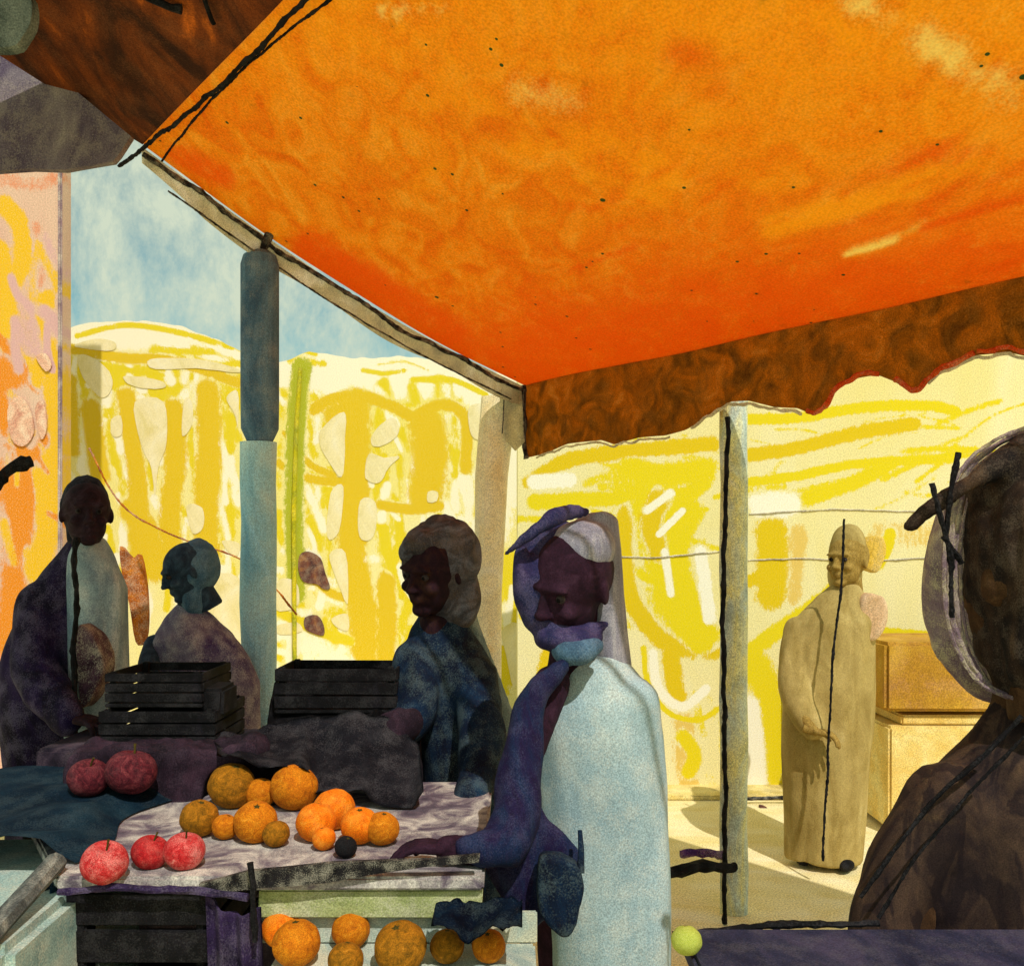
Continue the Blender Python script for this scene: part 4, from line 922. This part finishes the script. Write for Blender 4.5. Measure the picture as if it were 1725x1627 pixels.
# ------------------------------------------------------------------ people
M_eyew = paint('eye_white', [(44, 38, 40), (60, 52, 52)], 4, grain=0, bump=0)
M_eyed = paint('eye_dark', [(8, 6, 6), (14, 10, 10)], 4, grain=0, bump=0)
def skin(name, cols, d=260): return paint(name, cols, 14, grain=.18, gcol=cols[-1], gscale=d, dist=1.6, hard=.8)
def person(label, base, c, H, yaw, mat, pitch=0, roll=0, arms=(), sh=.19, hip=.86, group=None, shoes=None):
    bx_, by_ = base; c = Vector(c)
    bm = bmesh.new()
    neck = c + Vector((0, .04, -.6 * H)); zs = c.z - .95 * H
    loft(bm, [((bx_, by_, hip - .05), .13, .1, yaw * .5), ((bx_, by_, hip + .1), .14, .1, yaw * .5), (((bx_ + neck.x) / 2, (by_ + neck.y) / 2, (hip + zs) / 2), .09, .07, yaw * .5),
              ((neck.x, neck.y + .02, zs - .1), sh * .5, .07, yaw * .5), ((neck.x, neck.y + .02, zs), sh * .42, .055, yaw * .5), ((neck.x, neck.y, zs + .06), .06, .06, yaw * .5), ((neck.x, neck.y, neck.z + .02), .055, .055, 0)], 20)
    legs_geo(bm, bx_, by_, hip, yaw * .5)
    for a in arms: limb(bm, a['pts'], [.048, .042, .03][:len(a['pts'])] if len(a['pts']) == 3 else [.05, .046, .04, .03])
    out = remeshed(bm, .014, 3)
    hm, M = head_geo(c, H, yaw, pitch, roll)
    for f in hm.faces: pass
    me = bpy.data.meshes.new('t'); hm.to_mesh(me); hm.free(); out.from_mesh(me); bpy.data.meshes.remove(me)
    for a in arms:
        w = Vector(a['pts'][-1]); merge(out, hand_geo(w, a['dir'], a.get('up', (0, 0, 1)), a.get('side', 1), a.get('size', .18), a.get('curl', .5)), 0)
    o = link('person', out, [mat, M_eyew, M_eyed], origin=(bx_, by_, 0), smooth=True)
    tag(o, label, 'person', group)
    sh_ = link('shoes', shoes_geo(bx_, by_, yaw * .5), shoes or M_black, o, smooth=True)
    return o, M

def rows(Y, rr, ry, yaw=0, dy=0):
    out = []
    for py, l, r in rr:
        a, b = W(l, py, Y), W(r, py, Y)
        out.append((Vector(((a.x + b.x) / 2, Y + dy, a.z)), (b.x - a.x) / 2, ry if not callable(ry) else ry((b.x - a.x) / 2), yaw))
    return out
def dens(secs, k=4):
    out = []
    for a, b in zip(secs, secs[1:]):
        for i in range(k):
            f = i / k; out.append((a[0].lerp(b[0], f), a[1] + (b[1] - a[1]) * f, a[2] + (b[2] - a[2]) * f, a[3]))
    out.append(secs[-1]); return out
def garment(name, parent, mat, lofts=(), limbs=(), ells=(), voxel=.013, fold=.012, fsize=.11, smooth=4):
    bm = bmesh.new()
    for s in lofts: loft(bm, dens(sorted(s, key=lambda q: q[0].z)))
    for p, r in limbs: limb(bm, p, r)
    for c, r, ro in ells: ell(bm, c, r, ro)
    return link(name, remeshed(bm, voxel, smooth, fold, fsize), mat, parent, smooth=True)

# 1: cloaked figure at the left
Y = 3.2
c = W(146, 866, Y); arm = [W(80, 1025, Y) , W(64, 1130, Y - .12), W(120, 1210, Y - .22)]
M_sk1 = skin('umber_skin', [(20, 12, 18), (40, 22, 30), (64, 50, 62)])
P1, M1 = person('person in a long dark violet cloak over a pale blue shirt, leftmost of all', (W(96, 0, Y).x, Y + .07), c, .235, R(30), M_sk1, arms=[dict(pts=arm, dir=(1, -.2, -.1), side=1)])
garment('hair', P1, paint('black_hair', [(8, 8, 12), (26, 26, 36), (44, 48, 60)], 14, grain=.25, gcol=(90, 94, 110), gscale=240), ells=[(c + Vector((-.022, .035, .03)), (.078, .09, .115), (0, R(6), 0)), (c + Vector((-.035, .04, -.06)), (.05, .07, .1), (0, 0, 0))], voxel=.008, fold=.006, fsize=.03)
M_cloak = paint('violet_cloak', [(5, 3, 12), (14, 8, 30), (32, 18, 58), (54, 42, 76)], 3.4, (1.8, 1.8, .6), 1.3, grain=.3, gcol=(120, 110, 140), gscale=240, hard=.9)
garment('cloak', P1, M_cloak, [rows(Y + .04, [(908, 118, 162), (940, 94, 166), (985, 66, 164), (1040, 38, 158), (1120, 8, 154), (1200, 4, 148), (1290, 16, 130), (1420, 20, 128), (1560, 20, 128)], lambda r: min(r, .16))],
        [([W(76, 1020, Y), W(62, 1130, Y - .12), W(116, 1206, Y - .21)], [.09, .085, .06])], fold=.018)
M_pshirt = paint('pale_blue_shirt', [(110, 134, 150), (150, 168, 176), (196, 200, 200)], 5, (1.5, 1.5, .5), grain=.5, gcol=(90, 100, 120), gscale=240)
garment('shirt', P1, M_pshirt, [rows(Y + .02, [(905, 138, 166), (940, 120, 190), (990, 110, 212), (1060, 110, 214), (1140, 110, 216), (1240, 110, 200)], .1)], fold=.01)
heap('satchel', [(128, 1060), (150, 1062), (168, 1092), (176, 1124), (166, 1150), (152, 1180), (130, 1190)], Y - .14, .1, paint('maroon_bag', [(46, 26, 40), (76, 50, 66), (104, 80, 92)], 8, grain=.4, gscale=240), 'maroon satchel at the cloaked person\'s side', 'bag', .006, .01)
bm = bmesh.new(); charcoal_line(bm, [W(128, 905, Y - .12), W(126, 1050, Y - .17), W(124, 1320, Y - .17)], .010); link('cloak_edge', bm, M_black, P1)

# 2: small seated looking person, blue head
Y = 3.6
c = W(316, 962, Y)
M_sk2 = skin('slate_skin', [(20, 24, 38), (40, 54, 72), (66, 86, 104)])
P2, _ = person('short person in blue headscarf and violet shawl, head bowed, beside the grey post', (W(330, 0, Y).x, Y + .05), c, .23, R(-60), M_sk2, pitch=R(22), arms=[dict(pts=[W(262, 1086, Y), W(250, 1140, Y - .15), W(290, 1180, Y - .25)], dir=(1, -.4, 0))], sh=.16, hip=.78)
M_bsc = paint('blue_scarf', [(40, 62, 84), (70, 100, 126), (104, 134, 152)], 9, grain=.2, gcol=(150, 170, 180), gscale=220, hard=.8)
garment('headscarf', P2, M_bsc, ells=[(c + Vector((.03, .03, .02)), (.088, .10, .115), (0, 0, 0)), (c + Vector((.02, .03, -.1)), (.06, .08, .09), (0, 0, 0))], voxel=.009, fold=.008, fsize=.04)
M_shawl = paint('violet_shawl', [(36, 26, 60), (70, 54, 96), (120, 110, 130), (176, 170, 170)], 5, (1, 1, 1), grain=.45, gcol=(190, 186, 186), gscale=220, hard=.9)
garment('shawl', P2, M_shawl, [rows(Y + .05, [(1015, 300, 340), (1042, 278, 362), (1075, 256, 392), (1110, 240, 420), (1150, 232, 440), (1250, 232, 440), (1450, 240, 430)], lambda r: min(r, .15))], fold=.014)

# 3: person leaning over the stall, grey hood
Y = 2.95
c = W(732, 962, Y)
M_sk3 = skin('maroon_skin', [(16, 5, 14), (34, 14, 26), (60, 36, 26)])
armL = [W(700, 1120, Y), W(690, 1210, Y - .12), W(606, 1248, Y - .2)]
armR = [W(800, 1140, Y), W(812, 1280, Y - .2), W(772, 1400, Y - .45)]
P3, _ = person('dark faced person in a grey hood and deep blue coat leaning in behind the oranges', (W(762, 0, Y).x, Y + .1), c, .275, R(-35), M_sk3, pitch=R(14), roll=R(6),
               arms=[dict(pts=armL, dir=(-1, -.3, -.1), side=-1), dict(pts=armR, dir=(-.9, -.3, -.2), side=1, curl=.4)])
M_hood = paint('grey_hood', [(30, 30, 36), (64, 62, 70), (120, 120, 134)], 10, grain=.3, gcol=(120, 96, 70), gscale=240, hard=.8)
garment('hood', P3, M_hood, ells=[(c + Vector((.02, .035, .045)), (.135, .125, .145), (0, R(18), 0)), (c + Vector((.05, .06, -.06)), (.10, .10, .15), (0, R(-14), 0)), (c + Vector((-.055, -.02, .085)), (.075, .10, .05), (0, R(-38), 0))], voxel=.01, fold=.012, fsize=.05)
M_bluec = paint('deep_blue_coat', [(4, 5, 16), (6, 14, 34), (10, 34, 60), (24, 64, 86)], 4, (1.6, 1.6, .7), 1.4, grain=.25, gcol=(110, 130, 130), gscale=240, hard=.9)
garment('coat', P3, M_bluec, [rows(Y + .06, [(1030, 706, 762), (1060, 690, 790), (1110, 680, 826), (1180, 690, 846), (1260, 700, 850), (1340, 716, 850), (1420, 736, 850), (1560, 740, 860)], lambda r: min(r * .8, .15))],
        [([W(702, 1115, Y), W(691, 1209, Y - .12), W(622, 1244, Y - .19)], [.08, .072, .05]), ([W(800, 1140, Y), W(812, 1280, Y - .2), W(778, 1385, Y - .42)], [.08, .072, .05])], fold=.012)
garment('sleeve_wrap', P3, M_dkplum, limbs=[([W(700, 1205, Y - .13), W(660, 1232, Y - .18), W(600, 1252, Y - .22)], [.05, .062, .04])], voxel=.01, fold=.006, fsize=.05)
garment('veil', P3, paint('sheer_grey_veil', [(90, 108, 112), (130, 146, 142), (176, 180, 166)], 7, (1.5, 1.5, .5), grain=.5, gcol=(60, 80, 96), gscale=240), [rows(Y + .16, [(930, 776, 800), (1040, 776, 806), (1120, 790, 836), (1200, 810, 866), (1300, 812, 872)], .03)], fold=.012)

# 4: tall person in the pale blue coat
Y = 2.3
c = W(962, 985, Y)
M_sk4 = skin('plum_skin', [(20, 8, 20), (40, 18, 34), (60, 36, 54)])
arm4 = [W(930, 1150, Y - .05), W(878, 1290, Y - .16), W(842, 1420, Y - .26), W(750, 1428, Y - .32)]
arm4b = [W(1072, 1180, Y), W(1082, 1330, Y + .02), W(1086, 1480, Y + .0), W(1080, 1690, Y - .03)]
P4, _ = person('tall stooping person in a long pale blue coat and navy bonnet at the stall end', (W(1010, 0, Y).x, Y + .08), c, .285, R(-42), M_sk4, pitch=R(20), roll=R(10),
               arms=[dict(pts=arm4, dir=(-1, 0, .05), side=-1, size=.15, curl=.35), dict(pts=arm4b, dir=(0, -.1, -1), up=(1, 0, 0), side=1, size=.17, curl=.3)], hip=.82)
M_navyb = paint('navy_bonnet', [(10, 12, 36), (22, 30, 66), (52, 44, 84), (96, 84, 116)], 9, grain=.25, gcol=(120, 110, 140), gscale=280, hard=.9)
garment('bonnet', P4, M_navyb, limbs=[([W(846, 938, Y - .1), W(890, 902, Y - .12), W(940, 868, Y - .08), W(985, 862, Y)], [.005, .017, .024, .014]), ([W(880, 930, Y - .06), W(884, 1000, Y - .05), W(912, 1052, Y - .04), W(960, 1070, Y - .06), W(1016, 1052, Y - .04)], [.02, .034, .034, .026, .014] [:5])],
        ells=[(c + Vector((-.03, .055, .03)), (.115, .11, .145), (0, R(-10), 0)), (c + Vector((-.07, -.005, -.02)), (.05, .08, .12), (0, R(-14), 0)), (c + Vector((-.01, -.03, -.135)), (.09, .10, .04), (0, 0, 0))], voxel=.009, fold=.007, fsize=.05)
M_hoodw = paint('white_grey_veil', [(96, 94, 116), (140, 138, 152), (184, 180, 180)], 10, (2.5, 2.5, .4), grain=.5, gcol=(96, 100, 110), gscale=280, hard=.9)
garment('veil', P4, M_hoodw, [rows(Y + .07, [(862, 990, 1026), (874, 968, 1042), (920, 974, 1046), (1000, 984, 1048), (1060, 990, 1054), (1130, 990, 1066)], .075)], ells=[(c + Vector((.02, .02, .085)), (.10, .125, .085), (0, R(-18), 0))], fold=.009, voxel=.01)
garment('neck_scarf', P4, M_bsc, limbs=[([W(948, 1096, Y - .09), W(972, 1100, Y - .12), W(1000, 1088, Y - .09)], [.03, .036, .026])], voxel=.009, fold=.006, fsize=.04)
M_pblue = paint('pale_blue_coat', [(124, 156, 172), (156, 182, 190), (184, 200, 198)], 3.0, (1.4, 1.4, .6), 1.4, grain=.45, gcol=(206, 210, 200), gscale=240, hard=.8)
garment('coat', P4, M_pblue, [rows(Y + .04, [(1104, 960, 1046), (1130, 930, 1076), (1180, 905, 1104), (1230, 900, 1116), (1320, 905, 1124), (1430, 912, 1128), (1550, 925, 1130), (1640, 930, 1132), (1800, 935, 1136), (1900, 940, 1136)], lambda r: min(r * .75, .15))],
        [([W(1066, 1180, Y), W(1076, 1330, Y + .02), W(1082, 1480, Y), W(1080, 1650, Y - .02)], [.072, .072, .07, .06])], fold=.011)
M_ind = paint('indigo_sleeve', [(12, 8, 30), (26, 18, 54), (16, 34, 66), (46, 34, 68)], 6, (1.8, 1.8, .6), 1.4, grain=.22, gcol=(90, 90, 120), gscale=280, hard=.9)
garment('sleeve', P4, M_ind, limbs=[([W(950, 1122, Y - .14), W(896, 1180, Y - .16), W(876, 1290, Y - .2), W(858, 1410, Y - .28), W(790, 1428, Y - .33)], [.02, .035, .052, .06, .03])], voxel=.01, fold=.009, fsize=.06)
garment('shawl', P4, M_ind, [rows(Y - .22, [(1330, 866, 900), (1380, 836, 924), (1430, 800, 980), (1470, 812, 984), (1520, 846, 960), (1560, 868, 900), (1590, 872, 894)], .028)], fold=.01, voxel=.009)
drape('blue_rag', [(735, 1520), (770, 1512), (800, 1518), (850, 1508), (880, 1512)], [(726, 1556), (760, 1562), (790, 1590), (830, 1560), (880, 1560)], 1.90, 1.78, M_bluec, 'blue rag lying over the shelf behind the smallest orange', 'rag', 24, 10, .012, 7)
BAG = heap('shoulder_bag', [(908, 1452), (930, 1444), (956, 1450), (976, 1462), (986, 1500), (978, 1530), (972, 1560), (956, 1584), (938, 1576), (920, 1560), (906, 1530)], Y - .33, .06, M_bluec, 'dark blue shoulder bag with a thin upright strap against the pale blue coat', 'bag', .005, .009)
bm = bmesh.new(); tube(bm, [W(978, 1470, Y - .32), W(979, 1430, Y - .3), W(977, 1398, Y - .28)], [.009, .007, .005], 8); link('strap', bm, M_bluec, BAG)

# 5: ochre figure standing in the sun
Y = 4.55
c = W(1428, 945, Y)
M_sk5 = skin('ochre_skin', [(126, 100, 44), (150, 122, 60), (170, 142, 80)], 150)
P5, _ = person('ochre robed person standing in sunlight between the pale awning post and the far table', (W(1398, 0, Y).x, Y + .05), c, .27, R(-50), M_sk5, arms=[dict(pts=[W(1340, 1060, Y), W(1332, 1160, Y - .1), W(1370, 1230, Y - .22)], dir=(1, -.4, -.2))], hip=.86)
M_robe = paint('ochre_robe', [(118, 98, 48), (150, 128, 72), (178, 156, 98), (200, 182, 134)], 4.0, (1.6, 1.6, .5), 1.2, tooth=.82, grain=.2, gcol=(206, 180, 110), gscale=150, hard=.9)
garment('robe', P5, M_robe, [rows(Y, [(985, 1400, 1450), (1010, 1372, 1462), (1045, 1336, 1480), (1080, 1322, 1474), (1160, 1320, 1472), (1260, 1318, 1466), (1360, 1322, 1462), (1446, 1326, 1452)], lambda r: min(r * .7, .16))], [([W(1345, 1060, Y), W(1338, 1160, Y - .09), W(1368, 1226, Y - .18)], [.075, .075, .06])], fold=.014)
garment('hood', P5, M_robe, ells=[(c + Vector((.01, .03, .045)), (.095, .10, .15), (0, R(6), 0)), (c + Vector((.0, .04, -.07)), (.085, .09, .12), (0, 0, 0))], voxel=.01, fold=.006, fsize=.06)
bm = bmesh.new(); charcoal_line(bm, smoothline([W(1422, 874, Y - .26), W(1418, 980, Y - .26), W(1408, 1060, Y - .27), W(1402, 1130, Y - .28), W(1386, 1449, Y - .28)], 6), .0065)
tag(link('walking_stick', bm, M_black), 'thin black stick held upright in front of the ochre robed person', 'stick')
heap('basket_load', [(1466, 905), (1486, 902), (1494, 920), (1490, 944), (1476, 966), (1452, 950), (1446, 925)], Y + .25, .1, paint('ochre_bundle', [(200, 160, 50), (214, 178, 80), (220, 190, 120)], 6, grain=.2, gscale=150), 'small golden round bundle beside the ochre person\'s head', 'bundle', .006, .012)
heap('shoulder_bundle', [(1452, 1010), (1478, 1000), (1496, 1014), (1496, 1050), (1476, 1080), (1452, 1070)], Y - .12, .12, paint('pinkish_bundle', [(186, 150, 110), (206, 170, 134), (214, 190, 160)], 6, grain=.2, gscale=150), 'pinkish grey bundle on the ochre robed person\'s shoulder', 'bundle', .006, .012)

# 6: close brown figure at the right edge
Y = 1.5
c = W(1748, 975, Y)
M_sk6 = skin('brown_skin', [(40, 26, 16), (66, 44, 26), (92, 66, 44)], 420)
P6, _ = person('near person in brown coat and dark brimmed cap, cut off by the right edge', (W(1750, 0, Y).x, Y + .06), c, .31, R(-160), M_sk6,
               arms=[dict(pts=[W(1600, 1330, Y), W(1530, 1560, Y - .02), W(1560, 1760, Y - .1)], dir=(.3, -.3, -1), up=(0, -1, 0))])
M_cap = paint('brown_black_cap', [(8, 6, 10), (24, 18, 18), (50, 36, 28), (84, 62, 42)], 7, (2.5, 2.5, .8), 1.3, grain=.3, gcol=(120, 104, 90), gscale=420, hard=.9)
M_lil = paint('lilac_scarf', [(70, 52, 72), (120, 100, 112), (170, 156, 140)], 10, grain=.5, gcol=(206, 196, 150), gscale=420, hard=.9)
garment('hair', P6, M_cap, ells=[(c + Vector((.0, .0, .03)), (.112, .15, .19), (0, R(-4), 0)), (c + Vector((.012, -.01, -.09)), (.105, .14, .13), (0, 0, 0))], voxel=.01, fold=.01, fsize=.03)
garment('cap', P6, M_cap, limbs=[([W(1534, 886, Y - .03), W(1566, 856, Y - .04), W(1640, 810, Y - .05), W(1720, 766, Y - .04), W(1790, 750, Y)], [.014, .015, .013, .03, .04])], ells=[(c + Vector((.03, .03, .16)), (.14, .15, .08), (0, R(-14), 0))], voxel=.009, fold=.005, fsize=.05)
garment('cowl', P6, M_lil, ells=[(c + Vector((.0, .11, -.02)), (.142, .08, .215), (0, R(-4), 0))], voxel=.01, fold=.008, fsize=.04)
bm = bmesh.new()
for dx_, r_ in ((0, .006), (10, .0045), (-9, .004), (20, .003)):
    charcoal_line(bm, smoothline([W(x_ + dx_, y_ + dx_ * .4, Y - .01 + dx_ * .002) for x_, y_ in ((1760, 716), (1690, 742), (1624, 800), (1600, 900), (1602, 1010), (1618, 1090), (1664, 1160), (1740, 1190))], 6), r_)
link('scarf', bm, M_lil, P6)

for pts in ([(1614, 762), (1600, 830), (1590, 900)], [(1572, 812), (1584, 880), (1602, 950), (1606, 1040)], [(1585, 905), (1620, 950)]):
    bm = bmesh.new(); charcoal_line(bm, [W(a, b, Y - .07) for a, b in pts], .0045, 6, .006); link('hat_pin', bm, M_black, P6)
M_brown = paint('brown_coat', [(22, 15, 18), (46, 34, 32), (74, 56, 44), (106, 82, 54)], 5, (2.2, 2.2, 1), 1.4, grain=.35, gcol=(30, 20, 24), gscale=420, hard=.9, rot=(0, R(35), 0), strokes=(28, 20, 24), sscale=14, samt=.7)
garment('coat', P6, M_brown, [rows(Y + .04, [(1150, 1700, 1800), (1190, 1672, 1830), (1230, 1640, 1900), (1290, 1590, 1990), (1350, 1545, 2030), (1420, 1520, 2040), (1500, 1500, 2040), (1700, 1490, 2040), (2300, 1520, 2020)], lambda r: min(r * .6, .17))],
        [([W(1590, 1350, Y), W(1500, 1520, Y - .02), W(1500, 1640, Y - .06)], [.07, .062, .05])], fold=.012, fsize=.09)
bm = bmesh.new(); charcoal_line(bm, smoothline([W(1722, 1205, Y - .10), W(1650, 1280, Y - .10), W(1580, 1338, Y - .09), W(1530, 1400, Y - .09), (W(1450, 1510, Y - .10))], 8), .0042, 6); link('seam', bm, M_black, P6)
bm = bmesh.new(); charcoal_line(bm, smoothline([W(1725, 1240, Y - .15), W(1620, 1350, Y - .15), W(1545, 1440, Y - .14), W(1480, 1545, Y - .13)], 8), .003, 6); link('seam', bm, M_black, P6)
